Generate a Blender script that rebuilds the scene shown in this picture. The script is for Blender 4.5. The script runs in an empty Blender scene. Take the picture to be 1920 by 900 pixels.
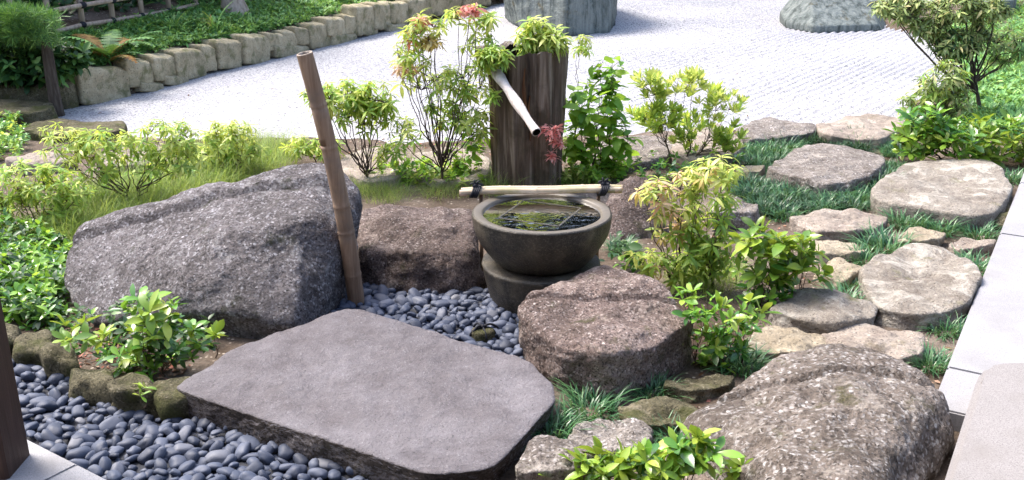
import bpy, bmesh, math, random
import numpy as np
from mathutils import Vector, Matrix, Euler, noise as mnoise

random.seed(7)
SC = bpy.context.scene
COL = SC.collection
R = math.radians

# ------------------------------------------------------------------ camera, sky, sun, exposure
F = 1850.0                 # focal length in pixels of the 1920 px wide photograph
PITCH = 19.5
H = 1.6
cam = bpy.data.cameras.new('camera')
cam.sensor_fit = 'HORIZONTAL'
cam.sensor_width = 36.0
cam.lens = F / 1920.0 * 36.0
cam.clip_start = 0.05
cam.clip_end = 2000
camo = bpy.data.objects.new('camera', cam)
COL.objects.link(camo)
camo.location = (0, 0, H)
camo.rotation_euler = (R(90 - PITCH), 0, 0)
SC.camera = camo

SUN_EL, SUN_AZ = 57.0, -58.0        # azimuth clockwise from +Y
world = bpy.data.worlds.new('World')
SC.world = world
world.use_nodes = True
wn = world.node_tree.nodes
wl = world.node_tree.links
wn.clear()
sky = wn.new('ShaderNodeTexSky')
sky.sky_type = 'NISHITA'
sky.sun_disc = False
sky.sun_elevation = R(SUN_EL)
sky.sun_rotation = R(SUN_AZ)
sky.air_density = 1.0
sky.dust_density = 4.0
bgn = wn.new('ShaderNodeBackground')
bgn.inputs['Strength'].default_value = 0.15
wo = wn.new('ShaderNodeOutputWorld')
wl.new(sky.outputs[0], bgn.inputs['Color'])
wl.new(bgn.outputs[0], wo.inputs['Surface'])

sl = bpy.data.lights.new('sun', 'SUN')
sl.energy = 1.9
sl.angle = R(24.0)
sl.color = (1.0, 0.945, 0.87)
so = bpy.data.objects.new('sun', sl)
COL.objects.link(so)
sd = Vector((math.sin(R(SUN_AZ)) * math.cos(R(SUN_EL)), math.cos(R(SUN_AZ)) * math.cos(R(SUN_EL)), math.sin(R(SUN_EL))))
so.rotation_euler = sd.to_track_quat('Z', 'Y').to_euler()
so.location = sd * 30

SC.view_settings.view_transform = 'Standard'
SC.view_settings.look = 'None'
SC.view_settings.exposure = 1.70
SC.view_settings.gamma = 1.0
SC.render.engine = 'CYCLES'
SC.cycles.max_bounces = 6
SC.cycles.transparent_max_bounces = 12

# ------------------------------------------------------------------ pixel -> world
cp, sp_ = math.cos(R(PITCH)), math.sin(R(PITCH))

def ray(px, py):
    u = (px - 960) / F
    v = -(py - 450) / F
    return Vector((u, cp + v * sp_, -sp_ + v * cp))

def P(px, py, z=0.0):
    d = ray(px, py)
    return Vector((0, 0, H)) + d * ((z - H) / d.z)

def Pd(px, py, Y):
    d = ray(px, py)
    return Vector((0, 0, H)) + d * (Y / d.y)

def mpp(Y):            # metres per photo pixel at ground distance Y
    return Y / F / (cp + 0.0) * 1.0

# ------------------------------------------------------------------ object helpers
def link(o, parent=None):
    COL.objects.link(o)
    if parent is not None:
        o.parent = parent
    return o

def tag(o, label=None, cat=None, group=None, kind=None):
    if label: o['label'] = label
    if cat: o['category'] = cat
    if group: o['group'] = group
    if kind: o['kind'] = kind
    return o

def empty(name, loc, label, cat, group=None):
    o = bpy.data.objects.new(name, None)
    o.empty_display_size = 0.1
    o.location = loc
    link(o)
    return tag(o, label, cat, group)

def mesh_from(name, verts, faces, mats, smooth=True, midx=None):
    me = bpy.data.meshes.new(name)
    me.from_pydata([tuple(v) for v in verts], [], faces)
    for m in (mats if isinstance(mats, (list, tuple)) else [mats]):
        me.materials.append(m)
    if smooth:
        me.polygons.foreach_set('use_smooth', [True] * len(me.polygons))
    if midx is not None:
        me.polygons.foreach_set('material_index', midx)
    me.update()
    return me

def obj(name, me, parent=None, loc=None):
    o = bpy.data.objects.new(name, me)
    if loc is not None: o.location = loc
    return link(o, parent)

class MB:
    def __init__(self): self.v = []; self.f = []; self.m = []
    def add(self, verts, faces, mi=0):
        b = len(self.v)
        self.v.extend(verts)
        self.f.extend([tuple(i + b for i in f) for f in faces])
        self.m.extend([mi] * len(faces))
    def mesh(self, name, mats, smooth=True):
        return mesh_from(name, self.v, self.f, mats, smooth, self.m)

def tube_into(mb, pts, rad, n=8, cap=True, mi=0):
    pts = [Vector(p) for p in pts]
    k = len(pts)
    vs = []
    t0 = (pts[1] - pts[0]).normalized()
    a = Vector((0, 0, 1)) if abs(t0.z) < 0.8 else Vector((1, 0, 0))
    nrm = t0.cross(a).normalized()
    for i in range(k):
        t = (pts[min(i + 1, k - 1)] - pts[max(i - 1, 0)]).normalized()
        nrm = (nrm - t * nrm.dot(t)).normalized()
        bi = t.cross(nrm)
        for j in range(n):
            an = 2 * math.pi * j / n
            vs.append(pts[i] + (nrm * math.cos(an) + bi * math.sin(an)) * rad[i])
    fs = []
    for i in range(k - 1):
        for j in range(n):
            fs.append((i * n + j, i * n + (j + 1) % n, (i + 1) * n + (j + 1) % n, (i + 1) * n + j))
    if cap:
        fs.append(tuple(reversed(range(n))))
        fs.append(tuple(range((k - 1) * n, k * n)))
    mb.add(vs, fs, mi)

def ring_tube(mb, p, d, spec, n=20, mi=0):
    # rings about the fixed axis d through p: spec = [(offset along d, radius)]
    d = d.normalized(); a = Vector((0, 0, 1)) if abs(d.z) < 0.8 else Vector((1, 0, 0))
    u = d.cross(a).normalized(); w = d.cross(u); vs = []
    for o, r in spec:
        for j in range(n):
            an = 2 * math.pi * j / n
            vs.append(p + d * o + (u * math.cos(an) + w * math.sin(an)) * r)
    mb.add(vs, [(i * n + j, i * n + (j + 1) % n, (i + 1) * n + (j + 1) % n, (i + 1) * n + j) for i in range(len(spec) - 1) for j in range(n)], mi)

def bez(a, b, c, n):
    return [a * (1 - t) ** 2 + b * 2 * t * (1 - t) + c * t * t for t in [i / n for i in range(n + 1)]]

# ------------------------------------------------------------------ materials
def newmat(name):
    m = bpy.data.materials.new(name)
    m.use_nodes = True
    nt = m.node_tree
    nt.nodes.clear()
    out = nt.nodes.new('ShaderNodeOutputMaterial')
    return m, nt, out

class NT:
    def __init__(self, nt): self.nt = nt
    def n(self, typ, **kw):
        nd = self.nt.nodes.new(typ)
        for k, v in kw.items(): setattr(nd, k, v)
        return nd
    def l(self, a, b): self.nt.links.new(a, b)
    def noise(self, vec, scale, detail=4, rough=0.55, dist=0.0):
        nd = self.n('ShaderNodeTexNoise')
        nd.inputs['Scale'].default_value = scale
        nd.inputs['Detail'].default_value = detail
        nd.inputs['Roughness'].default_value = rough
        nd.inputs['Distortion'].default_value = dist
        if vec is not None: self.l(vec, nd.inputs['Vector'])
        return nd.outputs['Fac']
    def voro(self, vec, scale, feature='F1', out='Distance'):
        nd = self.n('ShaderNodeTexVoronoi', feature=feature)
        nd.inputs['Scale'].default_value = scale
        self.l(vec, nd.inputs['Vector'])
        return nd.outputs[out]
    def ramp(self, fac, stops):
        nd = self.n('ShaderNodeValToRGB')
        cr = nd.color_ramp
        while len(cr.elements) > 1: cr.elements.remove(cr.elements[-1])
        cr.elements[0].position = stops[0][0]; cr.elements[0].color = (*stops[0][1], 1)
        for p, c in stops[1:]:
            e = cr.elements.new(p); e.color = (*c, 1)
        self.l(fac, nd.inputs['Fac'])
        return nd.outputs['Color']
    def step(self, fac, a, b):
        nd = self.n('ShaderNodeMapRange')
        nd.inputs['From Min'].default_value = a
        nd.inputs['From Max'].default_value = b
        self.l(fac, nd.inputs['Value'])
        return nd.outputs['Result']
    def math(self, op, a, b=None):
        nd = self.n('ShaderNodeMath', operation=op)
        for i, x in enumerate((a, b)):
            if x is None: continue
            if isinstance(x, (int, float)): nd.inputs[i].default_value = x
            else: self.l(x, nd.inputs[i])
        return nd.outputs[0]
    def mix(self, fac, a, b, blend='MIX'):
        nd = self.n('ShaderNodeMix', data_type='RGBA', blend_type=blend)
        if isinstance(fac, (int, float)): nd.inputs['Factor'].default_value = fac
        else: self.l(fac, nd.inputs['Factor'])
        for nm, x in (('A', a), ('B', b)):
            s = [i for i in nd.inputs if i.name == nm and i.type == 'RGBA'][0]
            if isinstance(x, tuple): s.default_value = (*x, 1)
            else: self.l(x, s)
        return [o for o in nd.outputs if o.type == 'RGBA'][0]
    def bump(self, h, strength, dist, prev=None):
        nd = self.n('ShaderNodeBump')
        nd.inputs['Strength'].default_value = strength
        nd.inputs['Distance'].default_value = dist
        self.l(h, nd.inputs['Height'])
        if prev is not None: self.l(prev, nd.inputs['Normal'])
        return nd.outputs['Normal']
    def coords(self, rnd=True, kind='Object'):
        tc = self.n('ShaderNodeTexCoord').outputs[kind]
        if not rnd: return tc
        oi = self.n('ShaderNodeObjectInfo').outputs['Random']
        cb = self.n('ShaderNodeCombineXYZ')
        for i, k in enumerate((37.0, 91.0, 53.0)):
            self.l(self.math('MULTIPLY', oi, k), cb.inputs[i])
        va = self.n('ShaderNodeVectorMath', operation='ADD')
        self.l(tc, va.inputs[0]); self.l(cb.outputs[0], va.inputs[1])
        return va.outputs[0]
    def principled(self, out, col, rough=0.8, normal=None, spec=0.3):
        p = self.n('ShaderNodeBsdfPrincipled')
        if isinstance(col, tuple): p.inputs['Base Color'].default_value = (*col, 1)
        else: self.l(col, p.inputs['Base Color'])
        if isinstance(rough, (int, float)): p.inputs['Roughness'].default_value = rough
        else: self.l(rough, p.inputs['Roughness'])
        p.inputs['Specular IOR Level'].default_value = spec
        if normal is not None: self.l(normal, p.inputs['Normal'])
        if out is not None: self.l(p.outputs[0], out.inputs['Surface'])
        return p

def rock_mat(name, dark, mid, light, fleck=(0.5, 0.48, 0.48), fleck_amt=0.5, grain=70.0, moss=None, moss_amt=0.0, bump=1.0, rough=0.85, streak=False, pit=0.6, patch=None, patch_amt=0.0):
    m, nt, out = newmat(name)
    T = NT(nt)
    co = T.coords()
    big = T.noise(co, 4.0, 3)
    med = T.noise(co, 22.0, 6, 0.65)
    fine = T.noise(co, grain * 1.6, 4, 0.7)
    base = T.ramp(T.math('ADD', T.math('MULTIPLY', big, 0.5), T.math('MULTIPLY', med, 0.5)), [(0.30, dark), (0.5, mid), (0.70, light)])
    base = T.mix(T.step(fine, 0.35, 0.7), T.mix(0.45, base, dark), base)
    blot = T.noise(co, 2.6, 5, 0.62, 0.5)
    base = T.mix(T.math('MULTIPLY', T.step(blot, 0.5, 0.34), 0.55), base, dark)
    base = T.mix(T.math('MULTIPLY', T.step(blot, 0.54, 0.68), 0.35), base, light)
    wob = T.n('ShaderNodeTexNoise'); wob.inputs['Scale'].default_value = grain * .9; wob.inputs['Detail'].default_value = 2
    T.l(co, wob.inputs['Vector'])
    wv = T.n('ShaderNodeVectorMath', operation='MULTIPLY_ADD'); T.l(wob.outputs['Color'], wv.inputs[0]); wv.inputs[1].default_value = (1.1 / grain,) * 3; T.l(co, wv.inputs[2])
    wco = wv.outputs[0]
    # pale crystal flecks: voronoi cells, a random part of them
    vd = T.n('ShaderNodeTexVoronoi'); vd.inputs['Scale'].default_value = grain
    T.l(wco, vd.inputs['Vector'])
    sel = T.n('ShaderNodeSeparateColor'); T.l(vd.outputs['Color'], sel.inputs[0])
    pick = T.math('MULTIPLY', T.step(sel.outputs[0], 1.0 - fleck_amt * 0.55, 1.0 - fleck_amt * 0.55 + 0.25), T.math('ADD', T.math('MULTIPLY', sel.outputs[1], .7), .25))
    core = T.step(vd.outputs['Distance'], 0.55, 0.25)
    v2 = T.n('ShaderNodeTexVoronoi'); v2.inputs['Scale'].default_value = grain * 2.1
    T.l(wco, v2.inputs['Vector'])
    s2 = T.n('ShaderNodeSeparateColor'); T.l(v2.outputs['Color'], s2.inputs[0])
    base = T.mix(T.math('MULTIPLY', T.step(s2.outputs[0], 1 - fleck_amt * .42, 1), T.math('MULTIPLY', T.step(med, .38, .62), .6)), base, fleck)
    base = T.mix(T.math('MULTIPLY', T.step(s2.outputs[1], 1 - pit * .55, 1), .8), base, tuple(c * .5 for c in dark))
    clump = T.step(T.noise(co, 9.0, 4, 0.6), 0.34, 0.62)
    ff = T.math('MULTIPLY', T.math('MULTIPLY', pick, core), clump)
    base = T.mix(ff, base, fleck)
    # dark pits
    pv = T.voro(wco, grain * 0.55)
    pn = T.step(pv, 0.26, 0.10)
    pf = T.math('MULTIPLY', pn, pit)
    base = T.mix(pf, base, tuple(c * 0.35 for c in dark))
    if patch is not None:
        pn_ = T.noise(co, 6.5, 7, 0.72, 0.8)
        pm = T.math('MULTIPLY', T.step(pn_, 0.60 - patch_amt * .08, 0.66 - patch_amt * .06), T.math('ADD', T.math('MULTIPLY', fine, .9), .15))
        base = T.mix(pm, base, patch)
    if streak:
        mp = T.n('ShaderNodeMapping'); mp.inputs['Scale'].default_value = (14, 14, 1.6)
        T.l(co, mp.inputs['Vector'])
        st = T.noise(mp.outputs[0], 1.0, 6, 0.65)
        base = T.mix(T.step(st, 0.4, 0.65), base, light)
        base = T.mix(T.step(st, 0.45, 0.3), base, dark)
    if moss is not None:
        mn = T.noise(co, 7.0, 6, 0.65)
        base = T.mix(T.step(mn, 0.62 - moss_amt * 0.3, 0.72 - moss_amt * 0.2), base, T.mix(fine, tuple(c * 0.5 for c in moss), moss))
    nb = T.bump(med, 0.7 * bump, 0.035)
    nb = T.bump(fine, 0.9 * bump, 0.014, nb)
    nb = T.bump(pv, 0.35 * bump, 0.012, nb)
    T.principled(out, base, rough, nb, 0.25)
    return m

def leaf_mat(name, stops, rough=0.40, trans=0.45, spec=0.4):
    m, nt, out = newmat(name)
    T = NT(nt)
    isl = T.n('ShaderNodeNewGeometry').outputs['Random Per Island']
    oi = T.n('ShaderNodeObjectInfo').outputs['Random']
    f = T.math('FRACT', T.math('ADD', isl, T.math('MULTIPLY', oi, 3.7)))
    col = T.ramp(f, stops)
    co = T.coords(False)
    col = T.mix(T.math('MULTIPLY', T.noise(co, 60.0, 3), 0.15), col, tuple(c * 0.5 for c in stops[0][1]))
    p = T.principled(None, col, rough, None, spec)
    tr = T.n('ShaderNodeBsdfTranslucent')
    T.l(T.mix(0.5, col, tuple(min(.8, c * k_) for c, k_ in zip(stops[-1][1], (1.25, 1.2, .6)))) if stops[-1][1][1] > stops[-1][1][0] * 0.95 else col, tr.inputs['Color'])
    ms = T.n('ShaderNodeMixShader'); ms.inputs[0].default_value = trans
    T.l(p.outputs[0], ms.inputs[1]); T.l(tr.outputs[0], ms.inputs[2])
    T.l(ms.outputs[0], out.inputs['Surface'])
    return m

def wood_mat(name, a, b, c, scale=(60, 60, 4), rough=0.8, bump=0.5, patch=None):
    m, nt, out = newmat(name)
    T = NT(nt)
    co = T.coords()
    mp = T.n('ShaderNodeMapping'); mp.inputs['Scale'].default_value = scale
    T.l(co, mp.inputs['Vector'])
    g = T.noise(mp.outputs[0], 1.0, 7, 0.65, 0.4)
    col = T.ramp(g, [(0.3, a), (0.5, b), (0.7, c)])
    if patch:
        pn = T.noise(co, 6.0, 5, 0.6)
        col = T.mix(T.step(pn, 0.52, 0.66), col, patch)
    nb = T.bump(g, bump, 0.02)
    T.principled(out, col, rough, nb, 0.25)
    return m

M = {}
M['tuff'] = rock_mat('grey_speckled_stone', (0.070, 0.062, 0.062), (0.196, 0.175, 0.179), (0.350, 0.322, 0.336), (0.672, 0.658, 0.700), 0.8, 75, (0.07, 0.075, 0.04), 0.05, 1.3, patch=(0.40, 0.39, 0.395), patch_amt=.5)
M['brown'] = rock_mat('brown_speckled_stone', (0.078, 0.056, 0.047), (0.235, 0.176, 0.157), (0.384, 0.306, 0.279), (0.690, 0.612, 0.580), 0.55, 95, (0.085, 0.08, 0.035), 0.12, 1.5, pit=0.85, patch=(0.42, 0.35, 0.31), patch_amt=.35)
M['brown_pale'] = rock_mat('pale_brown_speckled_stone', (0.117, 0.084, 0.071), (0.352, 0.264, 0.235), (0.576, 0.459, 0.419), (1.035, 0.918, 0.870), 0.55, 95, (0.128, 0.120, 0.053), 0.12, 1.5, pit=0.85, patch=(0.630, 0.525, 0.465), patch_amt=.35)
M['fleck'] = rock_mat('pale_flecked_stone', (0.079, 0.063, 0.052), (0.213, 0.177, 0.152), (0.366, 0.317, 0.287), (0.700, 0.683, 0.671), 0.75, 60, (0.12, 0.11, 0.05), 0.1, 1.1, patch=(0.36, 0.32, 0.28), patch_amt=.4)
M['fleck_pale'] = rock_mat('pale_flecked_path_stone', (0.10, 0.082, 0.072), (0.24, 0.212, 0.188), (0.37, 0.337, 0.305), (0.62, 0.58, 0.57), 0.75, 75, (0.15, 0.14, 0.08), 0.05, 0.9, patch=(0.42, 0.38, 0.34), patch_amt=.4)
M['lichen'] = rock_mat('lichen_patched_stone', (0.13, 0.105, 0.088), (0.295, 0.265, 0.225), (0.405, 0.372, 0.325), (0.55, 0.52, 0.48), 0.3, 85, (0.24, 0.22, 0.13), 0.12, 0.8, pit=.35, patch=(0.50, 0.47, 0.415), patch_amt=1.0)
M['tan'] = rock_mat('tan_stone', (0.17, 0.14, 0.10), (0.36, 0.305, 0.225), (0.46, 0.40, 0.31), (0.56, 0.51, 0.43), 0.2, 80, (0.22, 0.205, 0.11), 0.2, 0.7, pit=0.3, patch=(0.5, 0.45, 0.35), patch_amt=.4)
M['pinkish'] = rock_mat('pinkish_stone', (0.16, 0.125, 0.105), (0.33, 0.285, 0.24), (0.435, 0.385, 0.335), (0.56, 0.5, 0.45), 0.25, 80, (0.25, 0.21, 0.14), 0.1, 0.7, pit=0.3, patch=(0.48, 0.41, 0.36), patch_amt=.4)
M['mossy'] = rock_mat('mossy_stone', (0.06, 0.054, 0.03), (0.17, 0.15, 0.09), (0.27, 0.24, 0.155), (0.42, 0.38, 0.28), 0.35, 90, (0.115, 0.12, 0.04), 0.4, 1.1, patch=(0.32, 0.28, 0.2), patch_amt=.5)
M['wall'] = rock_mat('sandstone_block', (0.22, 0.19, 0.12), (0.45, 0.39, 0.265), (0.57, 0.505, 0.37), (0.5, 0.46, 0.36), 0.15, 60, (0.22, 0.215, 0.11), 0.35, 0.7, pit=0.2)
M['schist'] = rock_mat('grey_green_rock', (0.05, 0.062, 0.06), (0.12, 0.145, 0.14), (0.21, 0.235, 0.225), (0.32, 0.35, 0.33), 0.1, 50, (0.13, 0.12, 0.08), 0.1, 0.8, 0.75, True, 0.2)
M['slab'] = rock_mat('purple_grey_slab', (0.087, 0.075, 0.080), (0.145, 0.133, 0.144), (0.216, 0.204, 0.221), (0.335, 0.322, 0.348), 0.3, 150, None, 0, 0.6, 0.5, False, 0.2)
M['slab_side'] = rock_mat('shaded_brown_slab_side', (0.035, 0.027, 0.022), (0.07, 0.056, 0.047), (0.115, 0.095, 0.082), (0.18, 0.16, 0.145), 0.2, 80, (0.07, 0.065, 0.035), 0.05, 0.8)  # brown broken stone; its darkness also stands in for lost shade

def plain(name, col, rough=0.8, spec=0.3):
    m, nt, out = newmat(name)
    T = NT(nt)
    co = T.coords()
    n = T.noise(co, 40, 5, 0.65)
    c = T.mix(n, tuple(x * 0.65 for x in col), tuple(min(1, x * 1.3) for x in col))
    T.principled(out, c, rough, T.bump(n, 0.2, 0.004), spec)
    return m

def granite(name, col):
    m, nt, out = newmat(name)
    T = NT(nt)
    co = T.coords(False)
    n = T.noise(co, 260, 3, 0.8)
    b = T.noise(co, 5, 5, 0.6)
    c = T.ramp(n, [(0.32, tuple(x * 0.5 for x in col)), (0.48, col), (0.68, tuple(min(0.9, x * 1.25) for x in col))])
    st = T.noise(co, 1.7, 7, 0.7, 0.6)
    c = T.mix(T.math('MULTIPLY', T.step(st, 0.46, 0.66), 0.4), c, tuple(x * .62 for x in (col[0], col[1] * 0.97, col[2] * 0.93)))
    c = T.mix(T.step(b, 0.5, 0.8), c, tuple(x * 0.8 for x in (col[0], col[1] * 0.97, col[2] * 0.93)))
    T.principled(out, c, 0.75, T.bump(n, 0.15, 0.003), 0.3)
    return m
M['granite'] = granite('pale_granite', (0.272, 0.272, 0.288))
M['granite_warm'] = granite('warm_granite', (0.225, 0.212, 0.21))

def pebble_mat():
    m, nt, out = newmat('blue_grey_pebble')
    T = NT(nt)
    oi = T.n('ShaderNodeObjectInfo').outputs['Random']
    isl = T.n('ShaderNodeNewGeometry').outputs['Random Per Island']
    f = T.math('FRACT', T.math('ADD', oi, isl))
    col = T.ramp(f, [(0, (0.025, 0.033, 0.058)), (0.35, (0.045, 0.058, 0.098)), (0.7, (0.066, 0.083, 0.132)), (0.92, (0.095, 0.112, 0.165)), (1.0, (0.16, 0.165, 0.19))])
    co = T.coords()
    n = T.noise(co, 90, 5, 0.7)
    col = T.mix(T.math('MULTIPLY', n, 0.5), col, (0.05, 0.055, 0.07))
    dn = T.noise(co, 28, 4, 0.6)
    col = T.mix(T.math('MULTIPLY', T.step(dn, .55, .75), .3), col, (0.15, 0.157, 0.18))
    T.principled(out, col, T.math('ADD', T.math('MULTIPLY', dn, .5), .35), T.bump(n, 0.15, 0.003), 0.35)
    return m
M['pebble'] = pebble_mat()

def gravel_mat():
    m, nt, out = newmat('white_raked_gravel')
    T = NT(nt)
    co = T.coords(False)
    v = T.n('ShaderNodeTexVoronoi'); v.inputs['Scale'].default_value = 85
    T.l(co, v.inputs['Vector'])
    s = T.n('ShaderNodeSeparateColor'); T.l(v.outputs['Color'], s.inputs[0])
    c = T.ramp(s.outputs[0], [(0, (0.10, 0.10, 0.115)), (0.14, (0.27, 0.27, 0.285)), (0.40, (0.405, 0.405, 0.42)), (1.0, (0.53, 0.53, 0.545))])
    gap = T.step(v.outputs['Distance'], 0.45, 0.75)
    c = T.mix(T.math('MULTIPLY', gap, 0.6), c, (0.15, 0.15, 0.175))
    big = T.noise(co, 1.3, 3)
    c = T.mix(T.math('MULTIPLY', T.step(big, 0.5, 0.8), 0.35), c, (0.36, 0.36, 0.40))
    nb = T.bump(v.outputs['Distance'], -0.7, 0.012) if False else T.bump(v.outputs['Distance'], 0.7, 0.010)
    T.principled(out, c, 0.9, nb, 0.2)
    return m
M['gravel'] = gravel_mat()

def soil_mat():
    m, nt, out = newmat('brown_soil')
    T = NT(nt)
    co = T.coords(False)
    a = T.noise(co, 2.2, 5, 0.6)
    b = T.noise(co, 60, 5, 0.75)
    c = T.ramp(a, [(0.35, (0.075, 0.052, 0.036)), (0.52, (0.17, 0.135, 0.11)), (0.66, (0.27, 0.225, 0.195))])
    c = T.mix(T.step(b, 0.35, 0.65), T.mix(0.55, c, (0.03, 0.022, 0.015)), c)
    v = T.n('ShaderNodeTexVoronoi'); v.inputs['Scale'].default_value = 55
    T.l(co, v.inputs['Vector'])
    s = T.n('ShaderNodeSeparateColor'); T.l(v.outputs['Color'], s.inputs[0])
    pk = T.math('MULTIPLY', T.step(s.outputs[0], 0.82, 0.9), T.step(v.outputs['Distance'], 0.4, 0.2))
    c = T.mix(pk, c, (0.42, 0.36, 0.30))
    nb = T.bump(b, 0.7, 0.015)
    T.principled(out, c, 0.95, nb, 0.1)
    return m
M['soil'] = soil_mat()

G1 = lambda *s: list(s)
M['pieris'] = leaf_mat('pieris_leaf', [(0, (0.114, 0.256, 0.052)), (0.4, (0.217, 0.408, 0.077)), (0.75, (0.383, 0.599, 0.102)), (1, (0.689, 0.800, 0.179))])
M['pieris_pale'] = leaf_mat('pale_pieris_leaf', [(0, (0.230, 0.362, 0.081)), (0.4, (0.428, 0.559, 0.132)), (0.75, (0.691, 0.757, 0.197)), (1, (0.800, 0.800, 0.329))])
M['pink'] = leaf_mat('coral_new_leaf', [(0, (0.78, 0.25, 0.22)), (0.5, (0.82, 0.36, 0.32)), (1, (0.84, 0.50, 0.43))])
M['peach'] = leaf_mat('peach_new_leaf', [(0, (0.72, 0.40, 0.27)), (0.5, (0.76, 0.52, 0.36)), (1, (0.78, 0.64, 0.45))])
M['cream'] = leaf_mat('cream_new_leaf', [(0, (0.62, 0.45, 0.13)), (0.5, (0.70, 0.56, 0.22)), (1, (0.72, 0.62, 0.33))])
M['broad'] = leaf_mat('broad_green_leaf', [(0, (0.080, 0.214, 0.030)), (0.4, (0.161, 0.367, 0.045)), (0.8, (0.290, 0.521, 0.066)), (1, (0.419, 0.591, 0.096))])
M['glossy'] = leaf_mat('glossy_leaf', [(0, (0.037, 0.124, 0.027)), (0.45, (0.074, 0.221, 0.037)), (0.75, (0.161, 0.360, 0.046)), (1, (0.292, 0.499, 0.069))], 0.25, 0.25, 0.6)
M['glossy_lime'] = leaf_mat('lime_glossy_leaf', [(0, (0.082, 0.196, 0.025)), (0.4, (0.184, 0.326, 0.038)), (0.75, (0.286, 0.436, 0.057)), (1, (0.414, 0.501, 0.085))], 0.28, 0.3, 0.6)
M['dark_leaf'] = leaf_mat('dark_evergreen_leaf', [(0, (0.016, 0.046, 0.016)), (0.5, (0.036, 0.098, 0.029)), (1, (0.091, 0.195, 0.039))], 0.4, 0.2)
M['far_leaf'] = leaf_mat('darkened_tree_leaf', [(0, (0.006, 0.010, 0.006)), (0.5, (0.010, 0.016, 0.009)), (1, (0.018, 0.026, 0.012))], 0.7, 0.0, 0.1)  # leaves of the added trees, near black to dim the water's reflection
M['needle'] = leaf_mat('conifer_needle', [(0, (0.042, 0.119, 0.042)), (0.5, (0.084, 0.210, 0.056)), (1, (0.196, 0.364, 0.070))], 0.5, 0.2)
M['maple'] = leaf_mat('maple_leaf', [(0, (0.138, 0.196, 0.069)), (0.5, (0.276, 0.368, 0.115)), (0.85, (0.460, 0.552, 0.184)), (1, (0.690, 0.598, 0.276))], 0.4, 0.35)
M['mondo'] = leaf_mat('mondo_grass_blade', [(0, (0.022, 0.090, 0.040)), (0.5, (0.054, 0.162, 0.064)), (0.85, (0.108, 0.252, 0.090)), (1, (0.216, 0.342, 0.180))], 0.35, 0.2, 0.5)
M['grass'] = leaf_mat('fine_grass_blade', [(0, (0.125, 0.237, 0.037)), (0.5, (0.237, 0.375, 0.062)), (1, (0.413, 0.475, 0.138))], 0.5, 0.4)
M['mondo_dark'] = leaf_mat('dark_mondo_blade', [(0, (0.012, 0.045, 0.022)), (0.6, (0.035, 0.095, 0.045)), (1, (0.09, 0.16, 0.08))], 0.4, 0.2)
M['grass_dull'] = leaf_mat('dull_grass_blade', [(0, (0.07, 0.13, 0.03)), (0.5, (0.16, 0.23, 0.06)), (0.85, (0.28, 0.30, 0.11)), (1, (0.40, 0.34, 0.18))], 0.5, 0.4)
M['dry'] = leaf_mat('dry_frond', [(0, (0.22, 0.10, 0.03)), (0.5, (0.34, 0.19, 0.05)), (1, (0.42, 0.30, 0.10))], 0.6, 0.3)
M['cover'] = leaf_mat('bank_cover_blade', [(0, (0.051, 0.153, 0.051)), (0.5, (0.128, 0.306, 0.090)), (0.85, (0.229, 0.459, 0.128)), (1, (0.408, 0.612, 0.178))], 0.5, 0.25)
M['twig'] = wood_mat('dark_twig', (0.04, 0.028, 0.02), (0.085, 0.06, 0.045), (0.15, 0.11, 0.085), (60, 60, 20))
M['bark'] = wood_mat('dark_bark', (0.03, 0.022, 0.017), (0.065, 0.05, 0.04), (0.12, 0.10, 0.08), (50, 50, 6), 0.9, 0.8)
M['pale_bark'] = wood_mat('pale_bark', (0.18, 0.14, 0.11), (0.30, 0.25, 0.21), (0.42, 0.37, 0.32), (30, 30, 8), 0.9, 0.6)
M['stump'] = wood_mat('weathered_stump_wood', (0.03, 0.020, 0.013), (0.125, 0.09, 0.062), (0.30, 0.24, 0.185), (26, 26, 1.6), 0.85, 1.0, (0.085, 0.066, 0.042))
M['stump_in'] = wood_mat('grey_cut_wood', (0.05, 0.04, 0.035), (0.13, 0.11, 0.095), (0.30, 0.27, 0.24), (40, 40, 10), 0.85, 0.7)
M['rust'] = wood_mat('rusty_heartwood', (0.06, 0.025, 0.012), (0.14, 0.062, 0.025), (0.2, 0.1, 0.045), (30, 30, 3), 0.8, 0.6)
M['bamboo'] = wood_mat('weathered_bamboo', (0.17, 0.105, 0.066), (0.255, 0.168, 0.112), (0.33, 0.23, 0.16), (70, 70, 2.5), 0.55, 0.15, (0.19, 0.14, 0.11))
M['bamboo_pale'] = wood_mat('pale_bamboo_cane', (0.27, 0.21, 0.14), (0.42, 0.345, 0.25), (0.54, 0.455, 0.36), (3, 60, 60), 0.45, 0.12, (0.30, 0.28, 0.13))
M['bamboo_pink'] = plain('pinkish_cane_end', (0.55, 0.40, 0.31), 0.5)
M['grit'] = plain('dark_grit', (0.03, 0.032, 0.04), 0.9)  # dark grey sheet under the pebbles, showing in their gaps
M['birch'] = wood_mat('pale_birch_spout', (0.32, 0.27, 0.24), (0.50, 0.45, 0.42), (0.64, 0.60, 0.57), (20, 20, 12), 0.6, 0.3)
M['fence'] = wood_mat('weathered_fence_cane', (0.20, 0.15, 0.12), (0.33, 0.26, 0.21), (0.45, 0.37, 0.31), (40, 40, 4), 0.7, 0.2)
M['black'] = plain('black_cord', (0.012, 0.013, 0.02), 0.7)
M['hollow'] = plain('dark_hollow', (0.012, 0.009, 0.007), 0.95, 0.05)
M['pillar'] = wood_mat('dark_pillar_wood', (0.035, 0.018, 0.013), (0.055, 0.03, 0.022), (0.075, 0.042, 0.032), (50, 50, 3), 0.6, 0.15)

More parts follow.
